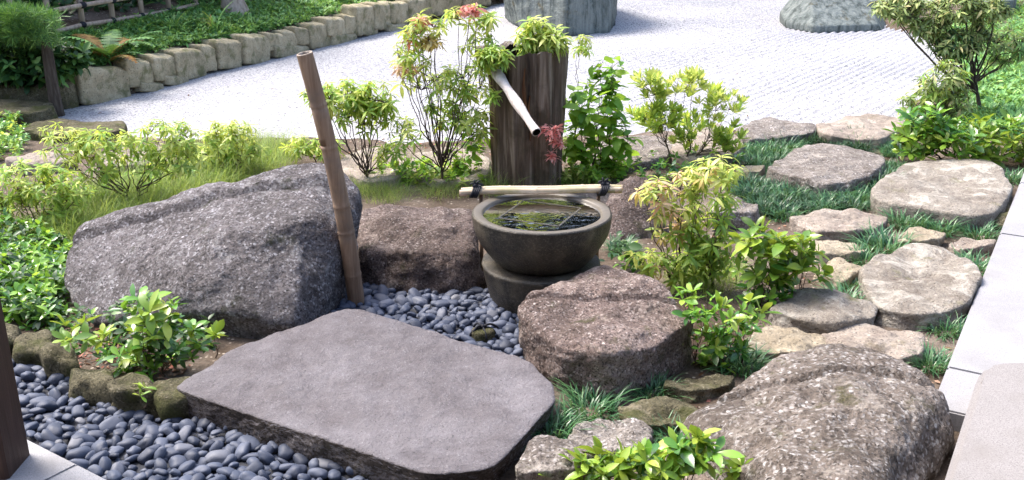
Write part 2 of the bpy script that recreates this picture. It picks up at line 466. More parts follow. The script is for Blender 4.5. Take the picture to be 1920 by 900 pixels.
def basin_mat(name, wet):
    m, nt, out = newmat(name)
    T = NT(nt)
    co = T.coords(False)
    n = T.noise(co, 6, 5, 0.6)
    fnoise = T.noise(co, 120, 4, 0.75)
    c = T.ramp(n, [(0.36, (0.014, 0.012, 0.009)), (0.48, (0.045, 0.037, 0.026)), (0.58, (0.09, 0.073, 0.048)), (0.68, (0.12, 0.105, 0.08))])
    if wet:
        mp = T.n('ShaderNodeMapping'); mp.inputs['Scale'].default_value = (9, 9, 1.2)
        T.l(co, mp.inputs['Vector'])
        w = T.step(T.noise(mp.outputs[0], 1, 3, 0.5), 0.45, 0.58)
        c = T.mix(T.math('MULTIPLY', w, 0.65), c, (0.014, 0.012, 0.010))
    c = T.mix(T.math('MULTIPLY', T.step(fnoise, 0.5, 0.68), 0.5), c, (0.19, 0.165, 0.13))
    T.principled(out, c, 0.42 if wet else 0.55, T.bump(fnoise, 0.7, 0.007), 0.45)
    return m
M['basin'] = basin_mat('wet_carved_stone', True)
M['rim'] = plain('worn_rim_stone', (0.115, 0.10, 0.08), 0.4, 0.5)
M['carved'] = plain('algae_brown_stone', (0.17, 0.105, 0.052), 0.35, 0.5)
M['wet_rim'] = plain('wet_grey_stone', (0.085, 0.078, 0.066), 0.15, 0.6)
M['pit'] = plain('rust_brown_stone', (0.11, 0.055, 0.022), 0.5, 0.4)

def water_mat():
    m, nt, out = newmat('clear_brown_water')
    T = NT(nt)
    co = T.coords(False)
    n = T.noise(co, 26, 3, 0.5, 0.6)
    nb = T.bump(n, 0.07, 0.02)
    fr = T.n('ShaderNodeFresnel'); fr.inputs['IOR'].default_value = 1.33
    T.l(nb, fr.inputs['Normal'])
    tb = T.n('ShaderNodeBsdfTransparent'); tb.inputs['Color'].default_value = (0.92, 0.78, 0.58, 1)
    gl = T.n('ShaderNodeBsdfGlossy'); gl.inputs['Roughness'].default_value = 0.05; gl.inputs['Color'].default_value = (.62, .62, .62, 1)
    T.l(nb, gl.inputs['Normal'])
    ms = T.n('ShaderNodeMixShader')
    T.l(fr.outputs[0], ms.inputs[0]); T.l(tb.outputs[0], ms.inputs[1]); T.l(gl.outputs[0], ms.inputs[2])
    T.l(ms.outputs[0], out.inputs['Surface'])
    return m
M['water'] = water_mat()

# ------------------------------------------------------------------ terrain
def poly_px(pts, z=0.0):
    return np.array([[P(x, y, z).x, P(x, y, z).y] for x, y in pts])

def signed_dist(X, Y, poly):       # positive inside
    d = np.full(X.shape, 1e9); inside = np.zeros(X.shape, bool)
    n = len(poly)
    for i in range(n):
        ax, ay = poly[i]; bx, by = poly[(i + 1) % n]
        ex, ey = bx - ax, by - ay
        t = np.clip(((X - ax) * ex + (Y - ay) * ey) / (ex * ex + ey * ey + 1e-12), 0, 1)
        d = np.minimum(d, np.hypot(X - ax - t * ex, Y - ay - t * ey))
        c = ((ay > Y) != (by > Y)) & (X < (bx - ax) * (Y - ay) / (by - ay + 1e-12) + ax)
        inside ^= c
    return np.where(inside, d, -d)

# the base line of the low stone wall at the back left, from left to right
WALL_PX = [(-160, 228), (0, 206), (95, 206), (150, 195), (250, 174), (340, 150), (410, 130), (460, 119), (590, 88), (700, 62), (765, 47), (840, 28), (920, 10), (1000, -8), (1120, -30)]
WALLP = [P(x, y) for x, y in WALL_PX]
bed_px = [(-400, 236), (40, 214), (120, 226), (220, 246), (380, 256), (560, 250), (760, 258), (900, 258), (1080, 246), (1390, 236), (1530, 252), (1680, 226), (1700, 185), (1790, 128), (1730, 70), (1650, 48), (1640, 30), (1700, 5), (1900, -20), (2700, -20)]
bed = np.vstack([poly_px(bed_px), [[9.0, 6.0], [6, 0.6], [-6, 0.6], [-6.5, 7.0]]])
wallxy = np.array([[p.x, p.y] for p in WALLP])
bankp = np.vstack([wallxy, [[2.6, 40], [-30, 40], [-30, 4]], [[-6.0, 6.4]]])

def fbm(x, y, s, seed=0.0):
    return mnoise.fractal(Vector((x * s + seed, y * s - seed, seed)), 1.0, 2.0, 4)

STEP = 0.05
gx = np.arange(-9, 9.01, STEP * 1.6); gy = np.arange(0.9, 20.0, STEP * 1.6)
gx = np.concatenate([np.arange(-9, -3, 0.12), np.arange(-3, 3.4, 0.045), np.arange(3.4, 9, 0.12)])
gy = np.concatenate([np.arange(0.9, 6.0, 0.045), np.arange(6.0, 12, 0.08), np.arange(12, 22, 0.2)])
GX, GY = np.meshgrid(gx, gy)
sd1 = signed_dist(GX, GY, bed)
sd2 = signed_dist(GX, GY, bankp)
nz = np.array([fbm(x, y, 2.3, 3.1) for x, y in zip(GX.ravel(), GY.ravel())]).reshape(GX.shape)
sd1n = sd1 + nz * 0.05
e1 = np.clip((sd1n + 0.06) / 0.16, 0, 1)
zb = -0.12 + 0.12 * (e1 * e1 * (3 - 2 * e1)) + nz * 0.010
bk = np.clip((sd2 - 0.03) / 0.14, 0, 1)
zb2 = np.where(sd2 > 0, -0.12 + 0.33 * bk + np.clip(sd2, 0, 3.2) * 0.30 + nz * 0.03, -0.12)
pb1 = poly_px([(-160, 640), (0, 664), (110, 694), (260, 776), (365, 784), (540, 833), (720, 880), (900, 925), (900, 1040), (330, 1040), (-160, 830)])
pb2 = poly_px([(560, 615), (600, 572), (700, 537), (900, 545), (1010, 570), (1000, 690), (760, 650)])
zb = zb - 0.03 * np.clip(signed_dist(GX, GY, pb1) / .03 + .6, 0, 1) - 0.03 * np.clip(signed_dist(GX, GY, pb2) / .03 + .6, 0, 1)
ZT = np.maximum(zb, zb2)

def ground_z(x, y):
    i = int(np.clip(np.searchsorted(gx, x), 1, len(gx) - 1)); j = int(np.clip(np.searchsorted(gy, y), 1, len(gy) - 1))
    return float(ZT[j, i])

def hit(px, py):                   # where the view ray through a pixel meets the terrain
    d = ray(px, py)
    t = 2.0
    while t < 26:
        p = Vector((0, 0, H)) + d * t
        if p.z <= max(ground_z(p.x, p.y), -0.02): return p
        t += 0.02
    return p

def grid_mesh(name, XX, YY, ZZ, mat):
    h, w = XX.shape
    v = np.stack([XX.ravel(), YY.ravel(), ZZ.ravel()], 1)
    idx = np.arange(h * w).reshape(h, w)
    f = np.stack([idx[:-1, :-1].ravel(), idx[:-1, 1:].ravel(), idx[1:, 1:].ravel(), idx[1:, :-1].ravel()], 1)
    return mesh_from(name, v.tolist(), f.tolist(), mat)

tag(obj('soil', grid_mesh('soil', GX, GY, ZT, M['soil'])), kind='structure')

# far ground to the horizon
b = MB(); b.add([(-400, -60, -0.2), (400, -60, -0.2), (400, 700, -0.2), (-400, 700, -0.2)], [(0, 1, 2, 3)])
tag(obj('ground', b.mesh('ground', M['soil'])), kind='structure')

# raked gravel: a sheet with real ridges, its rows along the raking direction
def gravel():
    p0, p1 = P(1470, 235), P(1700, 120)     # a raked line in the photograph
    d = (Vector((p1.x, p1.y)) - Vector((p0.x, p0.y))).normalized()
    nrm = Vector((-d.y, d.x))
    c = Vector((0.5, 10.5))
    us = np.arange(-13, 13.01, 0.40); vs = np.arange(-9, 9, 0.0175)
    U, V = np.meshgrid(us, vs)
    X = c.x + d.x * U + nrm.x * V; Y = c.y + d.y * U + nrm.y * V
    ph = V / 0.085 * 2 * math.pi + 0.7 * np.sin(U * 0.9) + 0.5 * np.sin(U * 2.3 + V) + 0.4 * np.sin(U * 4.1 - V * 1.7)
    amp_ = 0.0125 * np.clip(0.25 + 0.20 * (X + 1.2), 0.12, 1.0) * (0.8 + 0.35 * np.sin(U * 1.7 + V * 2.1) * np.sin(V * 1.3 - U * .6))
    Z = -0.022 + amp_ * np.sin(ph) + 0.004 * np.sin(X * 3.1) * np.sin(Y * 2.7)
    tag(obj('gravel', grid_mesh('gravel', X, Y, Z, M['gravel'])), kind='structure')
gravel()

# ------------------------------------------------------------------ rocks
ICO = {}
def ico(n):
    if n not in ICO:
        bm = bmesh.new()
        bmesh.ops.create_icosphere(bm, subdivisions=n, radius=1)
        v = np.array([x.co[:] for x in bm.verts]); f = [[w.index for w in q.verts] for q in bm.faces]
        bm.free(); ICO[n] = (v / np.linalg.norm(v, axis=1)[:, None], f)
    return ICO[n]

def hull_planes(q):
    bm = bmesh.new()
    for p in q: bm.verts.new(p)
    bmesh.ops.convex_hull(bm, input=bm.verts[:])
    bm.normal_update()
    pl = []
    for f in bm.faces:
        n = np.array(f.normal[:]); c = np.array(f.calc_center_median()[:])
        d = float(n @ c)
        if f.calc_area() < 1e-6: continue
        if d < 0: n, d = -n, -d
        pl.append((n, max(d, 0.08), f.calc_area()))
    bm.free()
    pl.sort(key=lambda t: -t[2])
    out = []
    for n, d, a in pl:
        for k in out:
            if n @ k[0] > 0.965: break
        else: out.append((n, d))
    return np.array([o[0] for o in out]), np.array([o[1] for o in out])

def rock_mesh(name, pts, mat, sub=5, p=14, amp=0.02, seed=0, grow=1.03, cracks=(), fine=1.0):
    pts = np.array([tuple(q) for q in pts], float)
    lo, hi = pts.min(0), pts.max(0)
    c = (lo + hi) / 2; e = (hi - lo) / 2
    N, D = hull_planes((pts - c) / e)
    dirs, faces = ico(sub)
    s = np.clip((dirs @ N.T) / D, 0, None)
    r = (s ** p).sum(1) ** (-1.0 / p) * grow
    v = dirs * r[:, None] * e + c
    size = float(np.max(e))
    o = Vector((float(c[0]), float(c[1]), 0.0))
    res = []
    for i in range(len(v)):
        w = Vector(v[i])
        k = w * (1.0 / max(0.25, size * 1.1)) + Vector((seed * 3.7, seed * 1.3, seed * 5.1))
        dsp = mnoise.fractal(k * 1.6, 1.0, 2.0, 3) * amp
        dsp += mnoise.fractal(w * 9 + Vector((seed, 0, 0)), 0.9, 2.1, 4) * amp * 0.38 * fine
        if sub >= 6: dsp += (mnoise.noise(w * 55) * 0.5 + mnoise.noise(w * 110) * 0.4) * 0.0035 * fine
        for (cn, cd, dep, wd) in cracks:
            t = cn.dot(w) - cd + mnoise.noise(w * 7) * 0.02
            if dirs[i][2] > -.1:
                if abs(t) < wd: w.z -= dep * (1 - abs(t) / wd) ** .7
                if t > 0: w.z += dep * .35 * min(1.0, t / wd) * max(0.0, 1 - t / 0.3)
        dd = Vector(dirs[i])
        res.append(w + dd * dsp - o)
    return mesh_from(name, res, faces, mat), o

def boulder(name, label, cat, pts, mat, shrink=0.9, group=None, **kw):
    w = [P(x, y, z) for x, y, z in pts]
    cx = sum(q.x for q in w) / len(w); cy = sum(q.y for q in w) / len(w)
    w += [Vector((cx + (q.x - cx) * shrink, cy + (q.y - cy) * shrink, -0.07)) for q in w]
    me, o = rock_mesh(name, w, mat, **kw)
    return tag(obj(name, me, None, o), label, cat, group)

def flat_pts(outline, h, grow=1.0):
    rr = random.Random(int(outline[0][0] * 7 + outline[0][1]))
    o2 = []
    mx = sum(p[0] for p in outline) / len(outline); my = sum(p[1] for p in outline) / len(outline)
    for (x0, y0), (x1, y1) in zip(outline, outline[1:] + outline[:1]):
        for t in (.06, .5, .94):
            k = grow * (1.0 if t != .5 else 1.0 + rr.uniform(-.01, .03))
            x, y = x0 + (x1 - x0) * t, y0 + (y1 - y0) * t
            o2.append((mx + (x - mx) * k, my + (y - my) * k))
    outline = o2
    cy = sum(y for _, y in outline) / len(outline)
    w = []
    for x, y in outline:
        if y < cy:
            q = P(x, y, h); w += [q, Vector((q.x, q.y, -0.06))]
        else:
            q = P(x, y, 0.0); w += [q]
            w.append(Vector((q.x, q.y, -0.06)))
            t = Vector((q.x, q.y, h)); w.append(t)
    cx = sum(q.x for q in w) / len(w); cyy = sum(q.y for q in w) / len(w)
    for i, q in enumerate(w):
        if q.z == h: w[i] = Vector((cx + (q.x - cx) * 0.95, cyy + (q.y - cyy) * 0.95, h))
    return w

def flat_stone(name, label, outline, h, mat, seed=1, sub=6, p=20, amp=0.030, grow=1.035, **kw):
    me, o = rock_mesh(name, flat_pts(outline, h * .95, 1.07), mat, sub=sub, p=p, amp=amp, seed=seed, **kw)
    return tag(obj(name, me, None, o), label, 'stone')

la_, lb2 = P(400, 372, .4), P(640, 350, .45)
lv = Vector((-(lb2.y - la_.y), lb2.x - la_.x, 0)).normalized()
boulder('boulder', 'huge grey speckled boulder on the left, behind the flat purple-grey slab', 'boulder',
        [(262, 412, .27), (300, 374, .36), (420, 338, .45), (500, 320, .48), (560, 315, .485), (622, 322, .475), (664, 352, .42), (680, 385, .35),
         (170, 440, .20), (136, 492, .14), (127, 556, .06), (146, 605, 0), (670, 440, .19), (655, 520, .05), (640, 572, 0), (548, 590, .11), (540, 622, 0), (440, 632, 0), (430, 578, .13), (335, 555, .14), (335, 600, .0), (565, 585, .10), (430, 440, .355), (560, 420, .385), (300, 450, .285), (620, 425, .34), (210, 600, .04)],
        M['tuff'], 0.84, sub=7, p=32, amp=0.036, seed=2, cracks=[(lv, lv.dot(la_), 0.03, 0.03)])
boulder('boulder', 'squat brown pitted boulder between the leaning bamboo pole and the water basin', 'boulder',
        [(672, 400, .2), (700, 388, .24), (760, 382, .25), (850, 384, .25), (892, 398, .22), (903, 450, .15), (670, 460, .14), (682, 540, 0), (760, 556, 0), (890, 556, 0), (903, 530, 0), (700, 468, .17), (780, 470, .19), (880, 468, .17)],
        M['brown'], 0.97, sub=6, p=18, amp=0.035, seed=5)
lc, ld = P(1040, 556, .22), P(1215, 556, .22)
lw = Vector((-(ld.y - lc.y), ld.x - lc.x, 0)).normalized()
boulder('boulder', 'brown rough boulder right of the pebbles, overlapping the foot of the basin', 'boulder',
        [(1068, 508, .23), (1110, 498, .24), (1170, 500, .24), (1205, 520, .23), (1292, 590, .17), (1302, 615, .12), (978, 580, .2), (1030, 545, .22), (974, 612, .12), (978, 645, .04), (1040, 722, 0), (1130, 738, 0), (1180, 728, 0), (1292, 665, 0), (1050, 652, .17), (1150, 662, .18), (1230, 650, .16)],
        M['brown_pale'], 0.93, sub=7, p=26, amp=0.034, seed=9, cracks=[(lw, lw.dot(lc), 0.018, 0.016)])
boulder('boulder', 'dark upright rock tucked behind the right side of the water basin', 'boulder',
        [(1138, 350, .19), (1168, 330, .24), (1222, 333, .24), (1243, 350, .2), (1252, 400, .1), (1245, 445, 0), (1145, 455, 0)],
        M['brown'], 0.95, sub=5, p=12, amp=0.02, seed=12)
crk = P(1445, 700, .2); crk2 = P(1680, 708, .2)
cv = Vector((-(crk2.y - crk.y), crk2.x - crk.x, 0)).normalized()
boulder('boulder', 'large flecked boulder with a crack across its top, in the lower right foreground', 'boulder',
        [(1450, 672, .17), (1540, 651, .2), (1640, 656, .2), (1712, 688, .2), (1767, 735, .17), (1788, 785, .09), (1306, 778, .08), (1302, 800, .04), (1315, 840, 0), (1360, 930, 0), (1752, 905, 0), (1780, 830, 0), (1600, 960, .17), (1450, 950, .12), (1700, 970, .05), (1560, 780, .20), (1690, 790, .19), (1470, 790, .185)],
        M['fleck'], 0.96, sub=7, p=20, amp=0.035, seed=15, cracks=[(cv, cv.dot(crk), 0.020, 0.015)])

# the big flat slab
def big_slab():
    top = [(640, 586), (700, 599), (760, 614), (890, 648), (975, 668), (1012, 690), (1046, 742), (985, 806), (924, 876), (860, 882), (700, 852), (600, 812), (480, 772), (348, 734), (385, 690), (440, 650), (540, 618)]
    w = [P(x, y, .10) for x, y in top]
    cx = sum(q.x for q in w) / len(w); cy = sum(q.y for q in w) / len(w)
    w += [Vector((cx + (q.x - cx) * (0.99 if q.x < cx else 0.90), cy + (q.y - cy) * (0.99 if q.x < cx else 0.93), -0.04)) for q in w]
    me, o = rock_mesh('flat_slab', w, M['slab'], sub=7, p=34, amp=0.016, seed=21, grow=1.012, fine=1.3)
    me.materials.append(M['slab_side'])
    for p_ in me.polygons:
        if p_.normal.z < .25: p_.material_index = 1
    tag(obj('flat_slab', me, None, o), 'broad flat purple-grey stone slab in the middle foreground', 'stone slab')
big_slab()

S = [
 ('pale speckled stone with a crack, the farthest big stone of the right-hand path', [(1443, 338), (1475, 300), (1520, 273), (1580, 274), (1657, 300), (1640, 340), (1600, 364), (1530, 368)], .10, 'fleck_pale', 1),
 ('large pale stone at the top right of the path, next to the granite paving', [(1640, 385), (1665, 340), (1700, 304), (1780, 300), (1850, 304), (1887, 350), (1868, 398), (1848, 428), (1790, 428), (1720, 410), (1650, 402)], .09, 'lichen', 2),
 ('smooth brown oval stone below the cracked speckled path stone', [(1484, 428), (1530, 402), (1590, 398), (1662, 405), (1642, 432), (1610, 453), (1530, 452)], .06, 'pinkish', 3),
 ('small tan stone just below the smooth brown oval stone', [(1515, 472), (1540, 453), (1600, 450), (1627, 466), (1600, 490), (1530, 493)], .05, 'tan', 4),
 ('smallest low stone right of the lime-green shrub', [(1535, 507), (1560, 490), (1605, 492), (1612, 520), (1580, 541), (1545, 532)], .04, 'tan', 5),
 ('small tan stone among tufts above the lichen-patched path stone', [(1684, 447), (1720, 428), (1760, 438), (1768, 455), (1730, 471), (1690, 464)], .05, 'tan', 6),
 ('small pinkish stone close to the granite paving edge', [(1774, 467), (1800, 446), (1850, 454), (1857, 470), (1800, 482)], .04, 'pinkish', 7),
 ('big lichen-patched stone on the right of the path, beside the granite paving', [(1624, 520), (1650, 490), (1700, 464), (1770, 470), (1813, 500), (1818, 545), (1802, 602), (1720, 620), (1640, 602), (1621, 560)], .09, 'lichen', 8),
 ('whitish wedge stone in front of the lime-green shrub', [(1448, 575), (1500, 548), (1560, 560), (1642, 600), (1632, 620), (1560, 637), (1490, 622)], .07, 'lichen', 9),
 ('low yellowish-tan stone behind the cracked foreground boulder', [(1398, 640), (1450, 612), (1520, 625), (1550, 645), (1500, 674), (1420, 672)], .04, 'tan', 10),
 ('brown flecked stone half hidden behind the cracked foreground boulder', [(1545, 650), (1570, 620), (1640, 609), (1717, 625), (1722, 682), (1600, 702)], .05, 'pinkish', 11),
 ('grey rounded stone behind the pale pink-tipped shrub', [(1338, 402), (1370, 368), (1410, 384), (1422, 410), (1390, 427), (1345, 427)], .10, 'fleck_pale', 12),
 ('dark speckled edge stone bordering the white gravel, left of its pale neighbour', [(1384, 242), (1430, 222), (1500, 227), (1524, 246), (1480, 271), (1400, 276)], .07, 'fleck_pale', 13),
 ('pale brown edge stone bordering the white gravel near the right-hand shrub', [(1538, 247), (1580, 222), (1670, 217), (1692, 250), (1650, 276), (1560, 271)], .07, 'pinkish', 14),
 ('small greenish stone wedged against the granite paving', [(1854, 402), (1870, 370), (1893, 364), (1892, 405), (1868, 432)], .04, 'mossy', 15),
 ('mossy tan stone behind the cracked foreground boulder, right of the rough brown boulder', [(1248, 722), (1290, 697), (1377, 701), (1352, 737), (1300, 754), (1255, 742)], .05, 'mossy', 16),
 ('grey-tan stone touching the left side of the cracked foreground boulder', [(1163, 782), (1210, 752), (1270, 750), (1308, 775), (1292, 812), (1200, 818)], .05, 'mossy', 17),
 ('grey stone in the front row, right of the flat slab', [(1072, 817), (1120, 787), (1180, 795), (1223, 830), (1203, 868), (1090, 863)], .05, 'fleck_pale', 18),
 ('knobbly white-flecked stone at the bottom edge, at the slab corner', [(968, 872), (1005, 830), (1060, 833), (1104, 860), (1094, 930), (978, 940)], .10, 'fleck_pale', 19),
 ('flat brown stone behind the squat brown boulder, under the round-crowned shrub', [(636, 330), (650, 285), (720, 274), (764, 300), (748, 345), (690, 352)], .05, 'pinkish', 20),
 ('flat brown stone left of the stump, under the red-tipped shrub', [(768, 335), (780, 290), (860, 280), (912, 300), (905, 347), (830, 352)], .05, 'pinkish', 21),
 ('flat grey-brown stone right of the stump', [(1092, 302), (1120, 265), (1200, 250), (1262, 266), (1242, 312), (1150, 322)], .06, 'fleck_pale', 22),
 ('flat brown stone under the upright whorled shrub by the gravel', [(1262, 300), (1275, 250), (1340, 240), (1390, 262), (1380, 300), (1310, 317)], .06, 'pinkish', 23),
 ('pinkish flat stone at the far left behind the ferny shrubs', [(18, 312), (40, 290), (100, 284), (137, 300), (112, 322), (40, 327)], .06, 'pinkish', 24),
 ('pinkish flat stone behind the yellow-green shrub on the left', [(183, 312), (200, 285), (280, 274), (337, 295), (312, 322), (220, 327)], .06, 'pinkish', 25),
 ('mossy flat stone at the left tip of the white gravel', [(53, 247), (100, 226), (190, 228), (228, 245), (190, 264), (90, 267)], .06, 'mossy', 26),
 ('mossy stone at the left edge, in front of the low stone wall', [(-20, 212), (30, 188), (80, 195), (100, 215), (60, 234), (-20, 236)], .10, 'mossy', 27),
 ('small tan stone left of the cracked speckled path stone', [(1376, 326), (1395, 310), (1422, 312), (1430, 326), (1405, 336)], .05, 'tan', 28),
]
ca, cb_ = P(1475, 342, .1), P(1590, 328, .1)
cn = Vector((-(cb_.y - ca.y), cb_.x - ca.x, 0)).normalized()
for lab, ol, h, mk, sd_ in S:
    kw = {}
    if sd_ == 1: kw = dict(cracks=[(cn, cn.dot(ca), 0.014, 0.02)])
    flat_stone('path_stone' if sd_ < 20 else 'stone', lab, ol, h, M[mk], sd_ + 30, **kw)

# rocks standing in the gravel
def gravel_rock(label, base, top, z, seed, amp=0.07):
    w = [P(x, y, -0.03) for x, y in base]
    w += [q + Vector((0, 0, z * .45)) for q in w]
    Y = sum(q.y for q in w) / len(w)
    w += [q for q in [Pd(x, y, Y + dy) for x, y, dy in top]]
    me, o = rock_mesh('gravel_rock', w, M['schist'], sub=6, p=120, amp=amp, seed=seed, grow=1.0)
    return tag(obj('gravel_rock', me, None, o), label, 'rock')
gravel_rock('tall grey-green rock standing in the white gravel behind the stump', [(957, 44), (975, 56), (1060, 70), (1140, 62), (1150, 48), (985, 22), (1120, 15)],
            [(948, -60, -.4), (1060, -90, -.6), (1172, -75, -.35), (1150, -130, .2), (985, -120, .3)], 1.0, 40, 0.045)
gravel_rock('broad pyramid-shaped grey-green rock in the white gravel near the right tree', [(1461, 42), (1475, 54), (1525, 63), (1645, 60), (1655, 45), (1600, 20), (1490, 25)],
            [(1482, 2, -.2), (1498, -22, .1), (1555, -34, .1), (1520, -18, -.42), (1612, -12, -.35), (1640, 12, -.3), (1462, 22, -.15), (1522, 45, -.62)], .2, 41, 0.012)
gravel_rock('bluish rock half hidden behind the pyramid-shaped rock', [(1610, 22), (1630, 34), (1668, 34), (1690, 18), (1640, 8)],
            [(1612, -20, 0), (1640, -36, .1), (1672, -25, 0.1), (1686, 0, 0)], .5, 42, 0.03)
gravel_rock('dark grey rock at the top right edge behind the small tree', [(1820, 24), (1850, 34), (1895, 32), (1905, 18), (1860, 8)],
            [(1826, -20, 0), (1850, -36, .1), (1885, -30, 0.1), (1900, -4, 0)], .5, 43, 0.03)

# low stone wall at the back left: every block a part
def wall_base(px):
    for (x0, y0), (x1, y1) in zip(WALL_PX[:-1], WALL_PX[1:]):
        if x0 <= px <= x1: return y0 + (y1 - y0) * (px - x0) / (x1 - x0)
    return WALL_PX[-1][1]

WALLR = [(-90, -2, 172, 222), (-5, 98, 160, 208), (92, 150, 149, 205), (148, 250, 127, 195), (243, 292, 112, 162), (288, 342, 103, 150), (262, 305, 152, 170), (305, 352, 139, 158), (328, 391, 93, 146), (383, 410, 85, 132), (407, 459, 75, 127), (456, 511, 65, 119), (505, 541, 62, 94), (534, 561, 58, 86), (556, 588, 50, 82), (512, 588, 83, 107), (579, 621, 43, 90), (612, 651, 33, 66), (648, 673, 28, 62), (619, 674, 60, 84), (667, 712, 9, 66), (700, 736, 5, 54), (732, 772, 3, 44), (722, 768, 42, 58), (766, 803, -3, 42), (798, 872, -12, 30), (868, 925, -18, 10), (922, 985, -30, -2), (983, 1060, -42, -12)]
wroot = empty('stone_wall', P(410, 130), 'low curving wall of rounded sandstone blocks holding the green bank', 'wall')
for i, (x0, x1, y0, y1) in enumerate(WALLR):
    pts = []
    gp = 1.5 if x1 - x0 > 45 else 1.0
    for px in (x0 + gp, (x0 + x1) / 2, x1 - gp):
        B = P(px, wall_base(px))
        t0, t1 = P(px - 8, wall_base(px - 8)), P(px + 8, wall_base(px + 8))
        t = (t1 - t0).normalized(); n = Vector((-t.y, t.x, 0))
        if n.y < 0: n = -n
        zz = []
        for py in (y0, y1):
            d = ray(px, py); zz.append(H + d.z * (B.y / d.y))
        bulge = -0.02 if px not in (x0 + gp, x1 - gp) else 0.0
        lo_, hi_ = zz[1], zz[0]
        off = -0.0 if hi_ - lo_ > 0.12 else -0.03
        pts += [B + n * (bulge + off) + Vector((0, 0, lo_ - 0.01)), B + n * (bulge + off) + Vector((0, 0, hi_ - 0.025)), B + n * (0.05 + bulge) + Vector((0, 0, hi_)),
                B + n * 0.22 + Vector((0, 0, lo_ - 0.01)), B + n * 0.2 + Vector((0, 0, hi_))]
    me, o = rock_mesh('stone', pts, M['mossy'] if i < 3 else M['wall'], sub=5, p=16, amp=0.016, seed=60 + i, grow=1.0)
    obj('stone', me, wroot, o - wroot.location)

# mossy edging stones along the pebble channel
eroot = empty('stone_edging', P(150, 740), 'row of mossy stones edging the pebble channel below the glossy shrub', 'stone edging')
for i, (ol, h) in enumerate([([(-60, 660), (-40, 610), (-15, 610), (0, 650), (-20, 672), (-55, 672)], .09), ([(-6, 645), (10, 614), (35, 616), (44, 650), (26, 670), (-4, 668)], .09), ([(34, 662), (50, 640), (86, 637), (100, 660), (82, 684), (44, 682)], .07),
                            ([(81, 692), (100, 660), (140, 666), (150, 692), (132, 710), (95, 708)], .08), ([(137, 727), (158, 690), (202, 688), (214, 722), (202, 750), (150, 748)], .09), ([(199, 757), (220, 714), (280, 703), (300, 730), (290, 785), (230, 783)], .10), ([(285, 750), (300, 712), (345, 712), (375, 730), (372, 785), (300, 795)], .09)]):
    me, o = rock_mesh('stone', flat_pts(ol, h), M['mossy'], sub=5, p=6, amp=0.034, seed=90 + i, grow=1.10)
    obj('stone', me, eroot, o - eroot.location)

# ------------------------------------------------------------------ pebbles
def pebble_data(k):
    rnd = random.Random(k)
    v, f = ico(3 if k < 6 else 2)
    a = 0.0265 * rnd.uniform(0.85, 1.2); bb = 0.0185 * rnd.uniform(0.85, 1.1); c = 0.0135 * rnd.uniform(0.85, 1.25)
    out = []
    for d in v:
        w = Vector(d)
        s = 1 + 0.24 * mnoise.noise(w * 1.1 + Vector((k * 3.1, 0, 0))) + 0.05 * mnoise.noise(w * 2.6 + Vector((0, k, 0)))
        e = 0.85
        w = Vector((math.copysign(abs(w.x) ** e, w.x) * a, math.copysign(abs(w.y) ** e, w.y) * bb, math.copysign(abs(w.z) ** 1.0, w.z) * c)) * s
        out.append(w)
    return out, f
PEB = [pebble_data(k) for k in range(6)]
PEBM = [mesh_from('pebble', v, f, M['pebble']) for v, f in PEB]
LOW = [pebble_data(k + 6) for k in range(3)]

